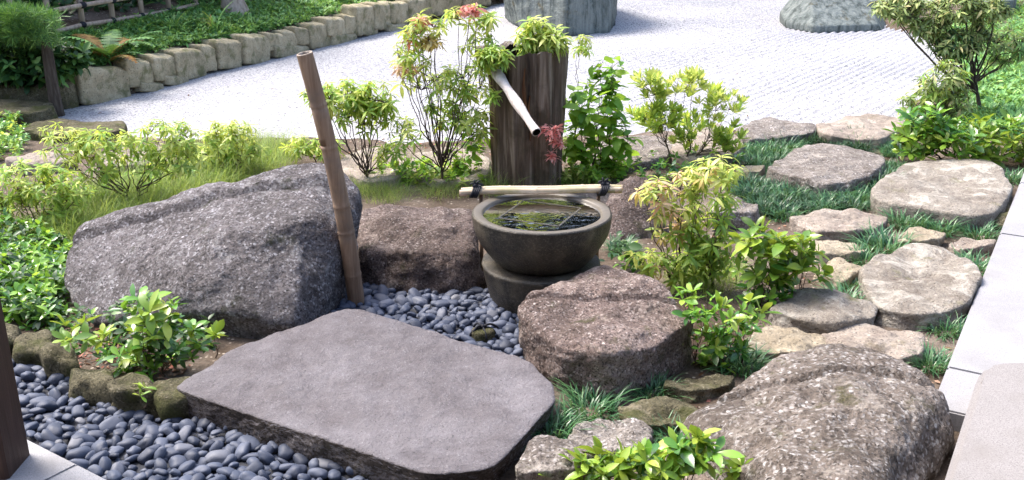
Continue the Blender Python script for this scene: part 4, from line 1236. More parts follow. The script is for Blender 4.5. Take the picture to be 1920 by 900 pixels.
def shrub(name, label, cat, base, blobs, kind='pieris', size=.05, seed=1, mode='whorl', stem_r=.006, base_z=None, lean=.25, group=None, depth=.8, twig=None, forks=4, dens=1.6, trunks=1):
    """base: pixel of the foot; blobs: (px, py, rx, ry, n, {material: weight}); a tip is a whorl of leaves on a twig"""
    rnd = random.Random(seed)
    B = hit(*base) if base_z is None else base_z
    root = empty(name, B, label, cat, group)
    mb = MB(); joined = MB(); jm = []
    jmats = {}
    leaves = []
    cens = [Pd(px, py, B.y) - B for px, py, *_ in blobs]
    nt = trunks
    trs = []
    for k in range(nt):
        sel = cens[k::nt] or cens
        mc = sum(sel, Vector()) / len(sel)
        f0 = Vector((rnd.uniform(-.03, .03) * nt * .7, rnd.uniform(-.02, .02), -.03))
        fk = Vector((mc.x * .38 + f0.x, mc.y * .3, max(.03, min(c.z for c in cens) * .45 if nt == 1 else mc.z * rnd.uniform(.3, .45))))
        pp = bez(f0, f0.lerp(fk, .5) + Vector((rnd.uniform(-.03, .03), 0, 0)), fk, 6)
        pp = [p + Vector((rnd.uniform(-1, 1), rnd.uniform(-1, 1), 0)) * (.005 if i else 0) for i, p in enumerate(pp)]
        tube_into(mb, pp, [stem_r * (1.15 - .45 * i / 6) for i in range(7)], 7)
        trs.append(pp)
    for bi, (px, py, rx, ry, n, mats) in enumerate(blobs):
        Yb = B.y + rnd.uniform(-.03, .03)
        c = Pd(px, py, Yb); s_ = (c - Vector((0, 0, H))).length / F
        ex, ez = rx * s_, ry * s_; ey = min(ex, .35) * depth
        cl = c - B
        hub = []
        nf = max(1, min(forks, n // 6 + 1))
        for k in range(nf):
            a = 2 * math.pi * (k + rnd.random() * .6) / nf
            h_ = cl + Vector((math.cos(a) * ex * .5, math.sin(a) * ey * .5, ez * rnd.uniform(-.6, .2)))
            pp0 = min(trs, key=lambda q: abs(q[-1].x - h_.x))
            st_ = pp0[rnd.choice([4, 5, 6, 6])]
            dv_ = h_ - st_
            midp = st_ + Vector((dv_.x * .62 + rnd.uniform(-.2, .2) * ex, dv_.y * .6, dv_.z * .38))
            pp = bez(st_, midp, h_, 8)
            jj = min(.014, dv_.length * .035)
            pp = [p + Vector((rnd.uniform(-1, 1), rnd.uniform(-1, 1), rnd.uniform(-.4, .4))) * (jj if 0 < i < 8 else 0) for i, p in enumerate(pp)]
            tube_into(mb, pp, [stem_r * .48 * (1 - .6 * i / 8) for i in range(9)], 6)
            hub.append((h_, pp))
        ws = list(mats.items()); tot = sum(w_ for _, w_ in ws)
        nn = n if mode == 'leaf' else int(round(n * dens)) or 1
        for k in range(nn):
            while True:
                v = Vector((rnd.uniform(-1, 1), rnd.uniform(-1, 1), rnd.uniform(-1, 1)))
                if .25 < v.length < 1: break
            if rnd.random() < .5: v = v.normalized() * rnd.uniform(.75, 1)
            t = cl + Vector((v.x * ex, v.y * ey, v.z * ez))
            if t.z < .012: t.z = .012 + rnd.random() * .02
            h_, pp = min(hub, key=lambda q: (q[0] - t).length)
            a0 = min(pp[3:], key=lambda q: (q - t).length + max(0, q.z - t.z) * .7)
            md = a0.lerp(t, .5) + Vector((0, 0, (t - a0).length * .12)) + Vector((rnd.uniform(-1, 1), rnd.uniform(-1, 1), 0)) * .01
            tube_into(mb, bez(a0, md, t, 3), [stem_r * .26, stem_r * .23, stem_r * .2, stem_r * .16], 4, False)
            d = (t - md).normalized() * .45 + Vector((0, 0, 1)) * (1 - lean) + Vector((rnd.uniform(-1, 1), rnd.uniform(-1, 1), 0)) * lean
            x = rnd.random() * tot; mk = ws[-1][0]
            for kk, w_ in ws:
                x -= w_
                if x <= 0: mk = kk; break
            m = Matrix.Translation(t) @ tip_mat(d, rnd)
            sz = size * rnd.uniform(.6, 1.18)
            if mode == 'whorl':
                o = bpy.data.objects.new('leaf_whorl', whorl_mesh(kind, mk, rnd.randrange(5)))
                o.matrix_basis = m @ Matrix.Scale(sz, 4)
                link(o, root)
                if mk in ('pink', 'peach', 'cream') and 'pieris' in mats:
                    o['label'] = {'pink': 'coral pink young leaves', 'peach': 'peach coloured young leaves', 'cream': 'cream young leaves'}[mk]
            elif mode == 'leaf':
                nl = rnd.randint(5, 7) if kind == 'glossy' else rnd.randint(3, 5)
                for q in range(nl):
                    yaw = 2.39996 * q + rnd.uniform(-.35, .35)
                    if kind == 'glossy': pit = R(8 + 55 * q / nl + rnd.uniform(-12, 12)); sh, W = 'obov', .40
                    else: pit = R(rnd.uniform(-22, 25)); sh, W = 'ov', .60
                    mm = m @ Matrix.Translation((0, 0, (0 if kind == 'glossy' else -sz * .45 * q))) @ Matrix.Rotation(yaw, 4, 'Z') @ Matrix.Rotation(-pit, 4, 'Y') @ Matrix.Rotation(rnd.uniform(-.45, .45), 4, 'X')
                    lm = leaf_mesh(sh, mk, rnd.randrange(4), W); mm = mm @ Matrix.Scale(sz * rnd.uniform(.5, 1.2), 4)
                    leaves.append((lm, mm, mk))
            else:
                src = whorl_mesh(kind, mk, rnd.randrange(5))
                mi = jmats.setdefault(mk, len(jmats))
                mm = m @ Matrix.Scale(sz, 4)
                joined.add([mm @ v_.co for v_ in src.vertices], [tuple(p.vertices) for p in src.polygons], mi)
    if len(leaves) > 300:
        leaves.sort(key=lambda t: -(t[1].translation.z * .5 - t[1].translation.y))
    for i, (lm, mm, mk) in enumerate(leaves):
        if i < 300:
            o = bpy.data.objects.new('leaf', lm); o.matrix_basis = mm; link(o, root)
        else:
            mi = jmats.setdefault(mk, len(jmats))
            joined.add([mm @ v_.co for v_ in lm.vertices], [tuple(p.vertices) for p in lm.polygons], mi)
    if mb.v: obj('stems', mb.mesh('stems', twig or M['twig']), root)
    if joined.v:
        tag(obj('foliage', joined.mesh('foliage', [M[k] for k in jmats]), root), kind='stuff')
    return root

PG = {'pieris': 1.0, 'pieris_pale': .5}
# shrubs behind the basin
shrub('pieris_shrub', 'round-crowned green shrub with dark bare stems, right of the leaning pole', 'shrub', (690, 345),
      [(735, 285, 30, 24, 8, PG), (640, 180, 46, 32, 26, PG), (700, 180, 46, 30, 26, PG), (680, 215, 62, 32, 26, {'pieris': 1}), (590, 185, 25, 18, 7, {'pieris': 1})], 'droop', .066, 11, stem_r=.009)
shrub('pieris_shrub', 'tall open shrub with coral and cream leaf tips, left of the stump', 'shrub', (828, 350),
      [(790, 50, 45, 26, 14, {'pieris': 1, 'pieris_pale': 1}), (880, 30, 48, 20, 14, {'pieris': 1, 'pieris_pale': 1}), (770, 100, 45, 28, 12, {'pieris': 1, 'pieris_pale': 1}), (880, 18, 20, 7, 6, {'pieris': .01, 'pink': 1}), (788, 40, 9, 8, 3, {'pieris': .01, 'pink': 1}), (762, 122, 22, 14, 7, {'pieris': .01, 'peach': 1}), (808, 75, 18, 10, 6, {'pieris': .01, 'cream': 1}),
       (776, 66, 10, 8, 2, {'pieris': .01, 'pink': 1}), (800, 150, 62, 35, 16, {'pieris': 1, 'pieris_pale': .6}), (880, 150, 42, 35, 20, {'pieris': 1, 'pieris_pale': .8}), (830, 205, 40, 28, 14, {'pieris': 1}), (900, 80, 40, 25, 8, PG), (890, 225, 34, 34, 14, PG), (765, 250, 40, 30, 8, PG)], 'droop', .060, 12, stem_r=.009, forks=2)
shrub('leafy_shrub', 'bright green broad-leaved undergrowth at the left foot of the stump', 'shrub', (872, 342),
      [(872, 265, 42, 62, 44, {'broad': 1}), (825, 305, 48, 34, 34, {'broad': 1, 'pieris_pale': .4}), (765, 312, 32, 28, 18, {'broad': 1})], 'broad', .055, 13, mode='leaf', trunks=4, stem_r=.005)
shrub('leafy_shrub', 'bright green broad-leaved shrub against the right side of the stump', 'shrub', (1105, 335),
      [(1120, 190, 62, 50, 36, {'broad': 1}), (1100, 255, 46, 52, 40, {'broad': 1}), (1140, 130, 30, 26, 14, {'broad': 1}), (1160, 265, 42, 48, 26, {'broad': 1})], 'broad', .092, 14, mode='leaf', trunks=4, stem_r=.006)
shrub('sapling', 'thin sapling with a cream tip leaning right of the stump', 'sapling', (1062, 330),
      [(1092, 76, 15, 12, 3, {'cream': 1, 'pieris_pale': 1}), (1092, 96, 20, 10, 4, {'pieris': 1})], 'droop', .055, 15, stem_r=.005, forks=2)
shrub('pieris_shrub', 'upright shrub with candle-like leaf whorls in front of the raked gravel, right of the stump', 'shrub', (1270, 312),
      [(1225, 160, 36, 26, 16, {'pieris_pale': 1, 'pieris': .6}), (1290, 158, 38, 24, 14, {'pieris_pale': 1, 'pieris': .4, 'peach': .08}), (1350, 195, 40, 30, 14, {'pieris_pale': 1, 'pieris': .6}), (1230, 215, 45, 36, 28, {'pieris': 1}), (1310, 250, 60, 36, 26, {'pieris': 1, 'pieris_pale': .3}), (1370, 260, 28, 32, 12, {'pieris': 1})], 'upright', .066, 16, trunks=3, stem_r=.006)
shrub('pieris_shrub', 'small low shrub just left of the leaning pole', 'shrub', (590, 312),
      [(560, 272, 30, 18, 14, PG), (610, 275, 30, 22, 12, PG)], 'droop', .055, 17, stem_r=.005)
# plants growing on the stump
shrub('pieris_seedling', 'yellow-green bushy plant growing out of the top of the stump', 'plant', None,
      [(1000, 58, 34, 26, 20, {'pieris_pale': 1.2, 'pieris': .35}), (1040, 75, 26, 26, 14, {'pieris_pale': 1, 'pieris': .4}), (1000, 92, 38, 16, 12, {'pieris': 1})], 'droop', .075, 18, base_z=Pd(1012, 112, SB.y - .05), stem_r=.004)
shrub('pieris_seedling', 'small green plant on the left rim of the stump above the spout', 'plant', None,
      [(925, 103, 28, 16, 18, {'pieris': 1, 'pieris_pale': .5}), (905, 120, 16, 10, 7, {'pieris': 1})], 'droop', .062, 19, base_z=Pd(925, 122, SB.y - .19), stem_r=.003)
shrub('pieris_seedling', 'tiny green sprig growing on the front of the stump beside the spout', 'plant', None,
      [(922, 178, 14, 9, 5, {'pieris': 1})], 'pieris', .055, 20, base_z=Pd(924, 188, SB.y - .22), stem_r=.002)
shrub('red_sprig', 'twig with coral red leaf rosettes beside the tip of the spout', 'plant', None,
      [(1040, 246, 13, 9, 4, {'pink': 1}), (1044, 268, 10, 9, 4, {'pink': 1}), (1035, 292, 7, 7, 3, {'pink': 1}), (1022, 240, 6, 5, 1, {'pink': 1})], 'pieris', .058, 21, base_z=Pd(1058, 300, SB.y - .26), stem_r=.003)

# shrubs on the left
shrub('pieris_shrub', 'yellow-green spreading shrub with thin dark trunks behind the huge boulder', 'shrub', (235, 388),
      [(120, 262, 50, 30, 22, {'pieris_pale': 1, 'pieris': .8}), (200, 268, 60, 30, 28, {'pieris_pale': 1, 'pieris': .8}), (310, 258, 58, 32, 30, {'pieris_pale': 1.2, 'pieris': .5}), (170, 310, 50, 26, 12, {'pieris': 1, 'pieris_pale': .5}), (330, 300, 45, 26, 14, {'pieris_pale': 1, 'pieris': .6}), (270, 300, 45, 24, 8, {'pieris': 1})], 'droop', .056, 22, trunks=2, stem_r=.007)
shrub('pieris_shrub', 'pale yellow-green shrub beside the gravel, left of the fine grass', 'shrub', (430, 325),
      [(430, 250, 48, 32, 34, {'pieris_pale': 1.6, 'pieris': .3}), (400, 285, 40, 28, 16, {'pieris_pale': 1, 'pieris': .5}), (465, 285, 32, 24, 12, {'pieris_pale': 1, 'pieris': .4})], 'droop', .055, 23, trunks=3, stem_r=.006)
shrub('pieris_shrub', 'green twiggy shrub at the far left edge', 'shrub', (60, 430),
      [(20, 340, 48, 36, 30, {'pieris': 1, 'pieris_pale': .3}), (90, 345, 50, 34, 28, {'pieris': 1, 'pieris_pale': .3}), (50, 390, 70, 30, 24, {'pieris': 1}), (140, 370, 36, 36, 14, {'pieris': 1, 'pieris_pale': .2}), (-30, 400, 40, 50, 14, {'pieris': 1})], 'pieris', .048, 24, trunks=3, stem_r=.006)
shrub('glossy_shrub', 'glossy green shrub in front of the huge boulder above the mossy edging', 'shrub', (290, 705),
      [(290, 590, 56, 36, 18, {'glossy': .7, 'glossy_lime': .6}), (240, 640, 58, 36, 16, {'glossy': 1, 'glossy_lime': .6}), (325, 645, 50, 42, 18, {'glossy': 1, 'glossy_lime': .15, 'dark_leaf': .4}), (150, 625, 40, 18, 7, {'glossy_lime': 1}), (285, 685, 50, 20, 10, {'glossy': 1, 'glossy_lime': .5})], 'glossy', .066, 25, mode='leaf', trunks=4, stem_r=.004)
shrub('seedling', 'single upright glossy sprig growing between the huge boulder and the flat slab', 'plant', (404, 672),
      [(405, 625, 8, 8, 2, {'glossy_lime': 1})], 'glossy', .066, 26, mode='leaf', stem_r=.003)
shrub('seedling', 'tiny lime-green seedling on the mossy edging stones beside the pebbles', 'plant', None,
      [(262, 742, 22, 6, 3, {'glossy_lime': 1})], 'glossy', .045, 27, mode='leaf', base_z=P(262, 752, .08), stem_r=.002)
# shrubs on the right
shrub('pieris_shrub', 'tall pale shrub with cream and pink leaf tips, right of the basin', 'shrub', (1300, 545),
      [(1340, 316, 56, 24, 20, {'pieris_pale': 1.5, 'cream': .3}), (1280, 342, 46, 28, 10, {'cream': .5, 'peach': .25, 'pieris_pale': 1}), (1235, 372, 44, 40, 14, {'peach': .3, 'cream': .6, 'pieris_pale': 1.4}), (1340, 365, 56, 34, 16, {'pieris': 1, 'pieris_pale': .8}), (1260, 415, 50, 36, 14, {'pieris': .8, 'peach': .25, 'cream': .4, 'pieris_pale': .6}), (1330, 425, 50, 45, 22, {'pieris': 1}), (1220, 485, 36, 24, 10, {'pieris_pale': 1, 'pieris': .7, 'peach': .15}), (1290, 480, 60, 45, 26, {'pieris': 1}), (1340, 480, 45, 40, 18, {'pieris': 1})], 'droop', .056, 28, dens=1.25, trunks=5, stem_r=.006)
shrub('glossy_shrub', 'lime-green glossy shrub beside the whitish wedge stone', 'shrub', (1440, 580),
      [(1430, 455, 46, 30, 18, {'glossy_lime': 1}), (1490, 475, 46, 32, 18, {'glossy_lime': 1}), (1440, 500, 60, 34, 20, {'glossy_lime': 1, 'glossy': .4}), (1518, 505, 28, 26, 9, {'glossy_lime': 1}), (1430, 545, 52, 28, 16, {'glossy': 1, 'glossy_lime': .6})], 'glossy', .080, 29, mode='leaf', trunks=4, stem_r=.004)
shrub('glossy_shrub', 'mixed green leafy plant between the rough brown boulder and the yellowish-tan stone', 'shrub', (1350, 690),
      [(1310, 575, 40, 28, 14, {'broad': 1, 'glossy': .4}), (1390, 590, 52, 24, 14, {'glossy_lime': 1, 'glossy': .8}), (1320, 640, 38, 32, 16, {'glossy': 1, 'glossy_lime': .8}), (1385, 635, 40, 28, 12, {'glossy': 1}), (1345, 675, 34, 14, 7, {'broad': 1})], 'glossy', .058, 30, mode='leaf', trunks=4, stem_r=.004)
shrub('glossy_shrub', 'lime-green shrub at the bottom edge in front of the cracked boulder', 'shrub', (1215, 940),
      [(1130, 878, 60, 30, 22, {'glossy_lime': 1}), (1240, 868, 66, 32, 26, {'glossy_lime': 1, 'glossy': .4}), (1300, 850, 42, 34, 16, {'glossy_lime': 1, 'glossy': .4}), (1380, 890, 36, 20, 8, {'glossy_lime': 1, 'glossy': .4}), (1030, 894, 30, 14, 6, {'glossy_lime': 1})], 'glossy', .066, 31, mode='leaf', trunks=4, stem_r=.004, depth=.6)
shrub('glossy_shrub', 'yellow-green rounded bush at the right edge beyond the granite paving', 'shrub', (1800, 308),
      [(1720, 265, 46, 32, 30, {'glossy_lime': 1, 'glossy': .3}), (1800, 262, 60, 36, 34, {'glossy_lime': 1, 'glossy': .4}), (1880, 265, 60, 38, 34, {'glossy_lime': 1, 'glossy': .3}), (1960, 265, 50, 38, 16, {'glossy_lime': 1}), (1740, 225, 40, 22, 14, {'glossy': 1})], 'glossy', .085, 32, trunks=4, stem_r=.006)
shrub('leafy_plant', 'small leafy green plant at the foot of the basin, right side', 'plant', (1185, 505),
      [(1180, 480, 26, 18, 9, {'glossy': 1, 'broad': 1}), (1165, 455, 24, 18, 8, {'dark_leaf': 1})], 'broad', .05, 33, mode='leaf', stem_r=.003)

# ------------------------------------------------------------------ grass
def tuft_mb(rnd, n, L, spread, W=.0042, droop=.9, seg=4):
    b = MB()
    for _ in range(n):
        a = rnd.uniform(0, 6.28); l = L * rnd.uniform(.55, 1.15)
        el = R(rnd.uniform(35, 88)); r0_ = spread * math.sqrt(rnd.random())
        p = Vector((math.cos(a) * r0_, math.sin(a) * r0_, -.005)); a2 = a + rnd.gauss(0, .8)
        h = Vector((math.cos(a2), math.sin(a2), 0)); side = Vector((-h.y, h.x, 0))
        vs = []
        d = el
        for i in range(seg + 1):
            w_ = W * (1 - (i / seg) ** 2) * rnd.uniform(.9, 1.1)
            vs += [p - side * w_ / 2, p + side * w_ / 2] if i < seg else [p]
            p = p + (h * math.cos(d) + Vector((0, 0, 1)) * math.sin(d)) * l / seg
            d -= droop * rnd.uniform(.3, 1.0) / seg * 1.6
        fs = [(2 * i, 2 * i + 1, 2 * i + 3, 2 * i + 2) for i in range(seg - 1)] + [(2 * seg - 2, 2 * seg - 1, 2 * seg)]
        b.add(vs, fs)
    return b
TUFT = [tuft_mb(random.Random(k), 190, .10, .055, .0042, 1.3).mesh('mondo_grass_tuft', M['mondo']) for k in range(5)]
tufts = [
 ((1030, 815), 150, 'mondo grass tuft overlapping the right corner of the flat slab'),
 ((1108, 775), 150, 'mondo grass tuft under the front of the rough brown boulder'),
 ((1222, 740), 105, 'spiky mondo grass tuft in the notch right of the rough brown boulder'),
 ((1258, 822), 110, 'mondo grass tuft touching the left edge of the cracked foreground boulder'),
 ((1388, 690), 120, 'dark mondo grass tuft in front of the yellowish-tan stone'),
 ((1585, 575), 105, 'spiky mondo grass tuft between the whitish wedge stone and the lichen-patched stone'),
 ((1603, 538), 70, 'small mondo grass tuft below the smallest low stone'),
 ((1660, 470), 110, 'dense mondo grass tuft right of the small tan stones'),
 ((1620, 492), 80, 'mondo grass tuft above the left end of the lichen-patched stone'),
 ((1700, 425), 90, 'mondo grass tuft at the lower edge of the large pale stone, left end'),
 ((1755, 436), 85, 'mondo grass tuft at the lower edge of the large pale stone, in its middle'),
 ((1835, 445), 70, 'mondo grass tuft beside the granite paving below the large pale stone'),
 ((1822, 505), 80, 'mondo grass tuft spilling over the granite paving edge beside the small pinkish stone'),
 ((1772, 625), 90, 'mondo grass tuft between the lichen-patched stone and the granite paving'),
 ((1748, 688), 95, 'mondo grass tuft between the cracked boulder and the granite paving'),
 ((1892, 340), 60, 'mondo grass tuft at the far end of the granite paving edge'),
 ((1165, 470), 70, 'dark mondo grass tuft in the gap right of the basin'),
 ((1660, 345), 70, 'mondo grass tuft between the cracked speckled stone and the large pale stone'),
 ((1635, 375), 70, 'mondo grass tuft above the smooth brown oval stone'),
]
for i, ((px, py), wpx, lab) in enumerate(tufts):
    q = P(px, py, 0.0)
    s_ = wpx * q.length / F / .155
    o = tag(obj('mondo_grass_tuft', TUFT[i % 5], None, q), lab, 'grass tuft', 'mondo grass tufts between the stones')
    o.rotation_euler = (0, 0, i * 1.3); o.scale = (s_, s_, s_ * .8)

def scatter_stuff(name, polys, n, mats, maker, seed, gap=0.0):
    rnd = random.Random(seed)
    b = MB(); seen = []
    for poly in polys:
        x0, x1 = min(p[0] for p in poly), max(p[0] for p in poly); y0, y1 = min(p[1] for p in poly), max(p[1] for p in poly)
        pa = np.array(poly, float); k = 0
        m = n
        while k < m:
            xs, ys = rnd.uniform(x0, x1), rnd.uniform(y0, y1)
            if signed_dist(np.array([xs]), np.array([ys]), pa)[0] < 0: continue
            k += 1
            q = hit(xs, ys)
            if gap:
                if any((q - o_).length < gap for o_ in seen): continue
                seen.append(q)
            maker(b, q, rnd)
    return tag(obj(name, b.mesh(name, mats)), kind='stuff')

SMALLT = [tuft_mb(random.Random(50 + k), 120, .088, .05, .0052, 1.5) for k in range(6)]
def put(b, src, q, rnd, s_, mi=0):
    m = Matrix.Translation(q) @ Matrix.Rotation(rnd.uniform(0, 6.28), 4, 'Z') @ Matrix.Scale(s_, 4)
    b.add([m @ v for v in src.v], src.f, mi)
# mondo cover on the right, in front of the gravel
scatter_stuff('mondo_grass', [[(1385, 280), (1440, 275), (1530, 258), (1640, 262), (1700, 285), (1690, 300), (1620, 290), (1520, 272), (1460, 300), (1440, 330), (1420, 320), (1390, 300)],
                              [(1370, 335), (1440, 340), (1520, 372), (1600, 368), (1640, 345), (1660, 310), (1690, 320), (1640, 360), (1630, 392), (1560, 398), (1490, 410), (1440, 420), (1420, 395), (1380, 365)]],
              230, [M['mondo'], M['mondo_dark']], lambda b, q, r: put(b, r.choice(SMALLT), q, r, r.uniform(.7, 1.45), r.choice([0, 1])), 5, gap=.066)
FINE = [tuft_mb(random.Random(80 + k), 16, .25, .10, .0026, 1.3, 5) for k in range(7)]
scatter_stuff('fine_grass', [[(60, 440), (140, 390), (250, 340), (330, 300), (470, 262), (560, 270), (545, 315), (430, 352), (310, 388), (262, 425), (180, 455), (120, 470)], ], 1150, [M['grass'], M['grass_dull']], lambda b, q, r: put(b, r.choice(FINE), q, r, r.uniform(.3, 1.05), r.choice([0, 0, 0, 0, 1])), 6)
scatter_stuff('fine_grass', [[(650, 350), (700, 345), (760, 355), (760, 380), (700, 385), (670, 380)], [(780, 345), (990, 345), (960, 368), (860, 372), (790, 375)], [(640, 300), (760, 290), (900, 300), (980, 345), (700, 345)]], 130, [M['grass'], M['grass_dull']], lambda b, q, r: put(b, r.choice(FINE), q, r, r.uniform(.2, .6), r.choice([0, 1])), 7)
scatter_stuff('fine_grass', [[(1250, 520), (1370, 500), (1390, 540), (1300, 560)]], 60, M['grass'], lambda b, q, r: put(b, r.choice(FINE), q, r, r.uniform(.5, .8)), 17)
# leafy ground cover at the left edge
COVL = [whorl_mb('small', random.Random(k), .038) for k in range(5)]
def leafy(b, q, r):
    m = Matrix.Translation(q + Vector((0, 0, r.uniform(.0, .11)))) @ Matrix.Rotation(r.uniform(-.6, .6), 4, 'X') @ Matrix.Rotation(r.uniform(0, 6), 4, 'Z') @ Matrix.Scale(r.uniform(.8, 1.3), 4)
    s_ = r.choice(COVL); b.add([m @ v for v in s_.v], s_.f, r.choice([0, 0, 1, 2]))
scatter_stuff('leafy_ground_cover', [[(-60, 470), (20, 440), (110, 455), (150, 470), (128, 520), (125, 590), (100, 625), (0, 610), (-60, 600)]], 620, [M['glossy'], M['broad'], M['dark_leaf']], leafy, 8)
scatter_stuff('leafy_ground_cover', [[(-40, 250), (30, 230), (60, 260), (40, 300), (-40, 310)]], 160, [M['cover'], M['pieris'], M['glossy']], leafy, 9)
LIT = [leaf_geo(.028, .012, r_, .2, 'ov', 3) for r_ in (.1, .4, -.2)]
def litter(b, q, r):
    m = Matrix.Translation(q + Vector((0, 0, .006))) @ Euler((r.uniform(-.5, .5), r.uniform(-.5, .5), r.uniform(0, 6.28))).to_matrix().to_4x4() @ Matrix.Scale(r.uniform(.5, 1.2), 4)
    v, f = r.choice(LIT); b.add([m @ x for x in v], f, r.choice([0, 0, 1]))
M['litter'] = leaf_mat('fallen_leaf', [(0, (0.10, 0.055, 0.03)), (0.5, (0.24, 0.14, 0.09)), (1, (0.40, 0.28, 0.21))], 0.8, 0.1, 0.1)
M['litter_red'] = leaf_mat('reddish_fallen_leaf', [(0, (0.25, 0.09, 0.06)), (1, (0.42, 0.20, 0.16))], 0.8, 0.1, 0.1)
scatter_stuff('leaf_litter', [[(1140, 520), (1260, 480), (1450, 330), (1900, 330), (1760, 760), (1250, 830), (1050, 800)], [(640, 260), (900, 262), (1380, 262), (1380, 300), (1150, 360), (660, 370)], [(60, 600), (380, 640), (340, 720), (120, 690)]], 620, [M['litter'], M['litter_red']], litter, 12)
scatter_stuff('leaf_litter', [[(130, 215), (560, 150), (1000, 60), (1500, 70), (1700, 180), (1400, 228), (600, 240)]], 90, [M['litter'], M['dark_leaf']], litter, 15)
scatter_stuff('leafy_ground_cover', [[(60, 330), (200, 300), (520, 290), (480, 330), (280, 380), (100, 430)]], 90, [M['pieris'], M['broad'], M['glossy']], leafy, 16)
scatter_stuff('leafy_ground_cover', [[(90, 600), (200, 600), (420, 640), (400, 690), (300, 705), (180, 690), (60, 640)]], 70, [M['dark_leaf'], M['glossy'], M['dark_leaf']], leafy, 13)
scatter_stuff('fine_grass', [[(900, 330), (1000, 345), (1000, 366), (900, 372)], [(1020, 338), (1100, 330), (1130, 345), (1030, 356)]], 60, [M['grass'], M['grass_dull']], lambda b, q, r: put(b, r.choice(FINE), q, r, r.uniform(.4, .9), r.choice([0, 0, 1])), 27)
scatter_stuff('leafy_ground_cover', [[(690, 325), (800, 330), (910, 335), (910, 360), (800, 355), (690, 350)], [(1040, 335), (1120, 325), (1180, 330), (1130, 352), (1050, 352)]], 80, [M['broad'], M['glossy_lime'], M['pieris_pale']], leafy, 28)
scatter_stuff('leafy_ground_cover', [[(1090, 340), (1240, 310), (1390, 290), (1390, 320), (1260, 350), (1200, 350)]], 60, [M['glossy'], M['broad'], M['mondo']], leafy, 14)
# the planted bank
BT = [whorl_mb('small', random.Random(120 + k), .062) for k in range(5)] + [tuft_mb(random.Random(120 + k), 8, .10, .05, .009, 1.3, 3) for k in range(2)]
for t_ in BT:
    t_.v = [v + Vector((0, 0, .03)) for v in t_.v]
scatter_stuff('bank_ground_cover', [[(120, 150), (250, 108), (400, 78), (520, 58), (640, 26), (760, -4), (820, -30), (330, -40), (340, 20), (160, 62), (-20, 90), (-40, 165)]], 5200, M['cover'], lambda b, q, r: put(b, r.choice(BT), q, r, r.uniform(.6, 1.25)), 10)
# right bank
scatter_stuff('bank_ground_cover', [[(1690, 50), (1930, 0), (1930, 250), (1800, 250), (1760, 205), (1810, 130), (1740, 72)]], 1900, M['cover'], lambda b, q, r: put(b, r.choice(BT), q, r, r.uniform(.7, 1.3)), 11)

# ------------------------------------------------------------------ bank plants, trees, fence
def arching(name, label, px, py, n, L, mats, seed, W=.02):
    rnd = random.Random(seed)
    q = hit(px, py); root = empty(name, q, label, 'plant')
    for k in range(n):
        b = tuft_mb(random.Random(seed * 100 + k), 1, L, .03, W, 1.5, 6)
        mk = mats[k % len(mats)]
        obj('frond', b.mesh('frond', M[mk]), root)
arching('sword_plant', 'arching sword-leaved plant on the bank, left one below the fence end', 325, 62, 14, .42, ['cover', 'grass', 'needle'], 3)
arching('sword_plant', 'arching sword-leaved plant with a tan blade, right one near the pale trunk', 400, 58, 14, .38, ['grass', 'cover', 'grass', 'dry'], 4)
def fern(label, px, py, n, L, seed, mats):
    rnd = random.Random(seed); q = hit(px, py); root = empty('fern', q, label, 'fern')
    for k in range(n):
        a = 2.4 * k + rnd.uniform(-.3, .3); el = R(rnd.uniform(45, 75)); d = Vector((math.cos(a), math.sin(a), 0)); b = MB(); p = Vector((0, 0, 0)); s_ = Vector((-d.y, d.x, 0))
        l = L * rnd.uniform(.7, 1.1)
        for i in range(14):
            p2 = p + (d * math.cos(el) + Vector((0, 0, 1)) * math.sin(el)) * l / 14; el -= .11
            w_ = l * .20 * math.sin(math.pi * (i + 1) / 15)
            for sg in (-1, 1):
                tip = p + s_ * sg * w_ + (p2 - p) * .8 + Vector((0, 0, -.15 * w_))
                b.add([p, p2, tip, p.lerp(tip, .5) - (p2 - p) * .3], [(0, 1, 2, 3)])
            p = p2
        obj('frond', b.mesh('frond', M[mats[k % len(mats)]], False), root)
fern('fern with rust-brown lower fronds on the bank above the wall', 205, 118, 16, .48, 5, ['cover', 'dry', 'needle', 'dry'])
fern('green fern beside the rust-tinged fern on the bank', 245, 95, 12, .36, 6, ['cover', 'needle'])

shrub('evergreen_shrub', 'dark evergreen shrub on the bank behind the leaning trunk', 'shrub', (60, 165),
      [(20, 110, 50, 40, 60, {'dark_leaf': 1, 'cover': .3}), (80, 120, 50, 40, 60, {'dark_leaf': 1, 'cover': .3}), (-20, 140, 40, 30, 25, {'dark_leaf': 1, 'cover': .4}), (130, 105, 30, 28, 22, {'dark_leaf': 1})], 'small', .095, 41, mode='joined', stem_r=.008)

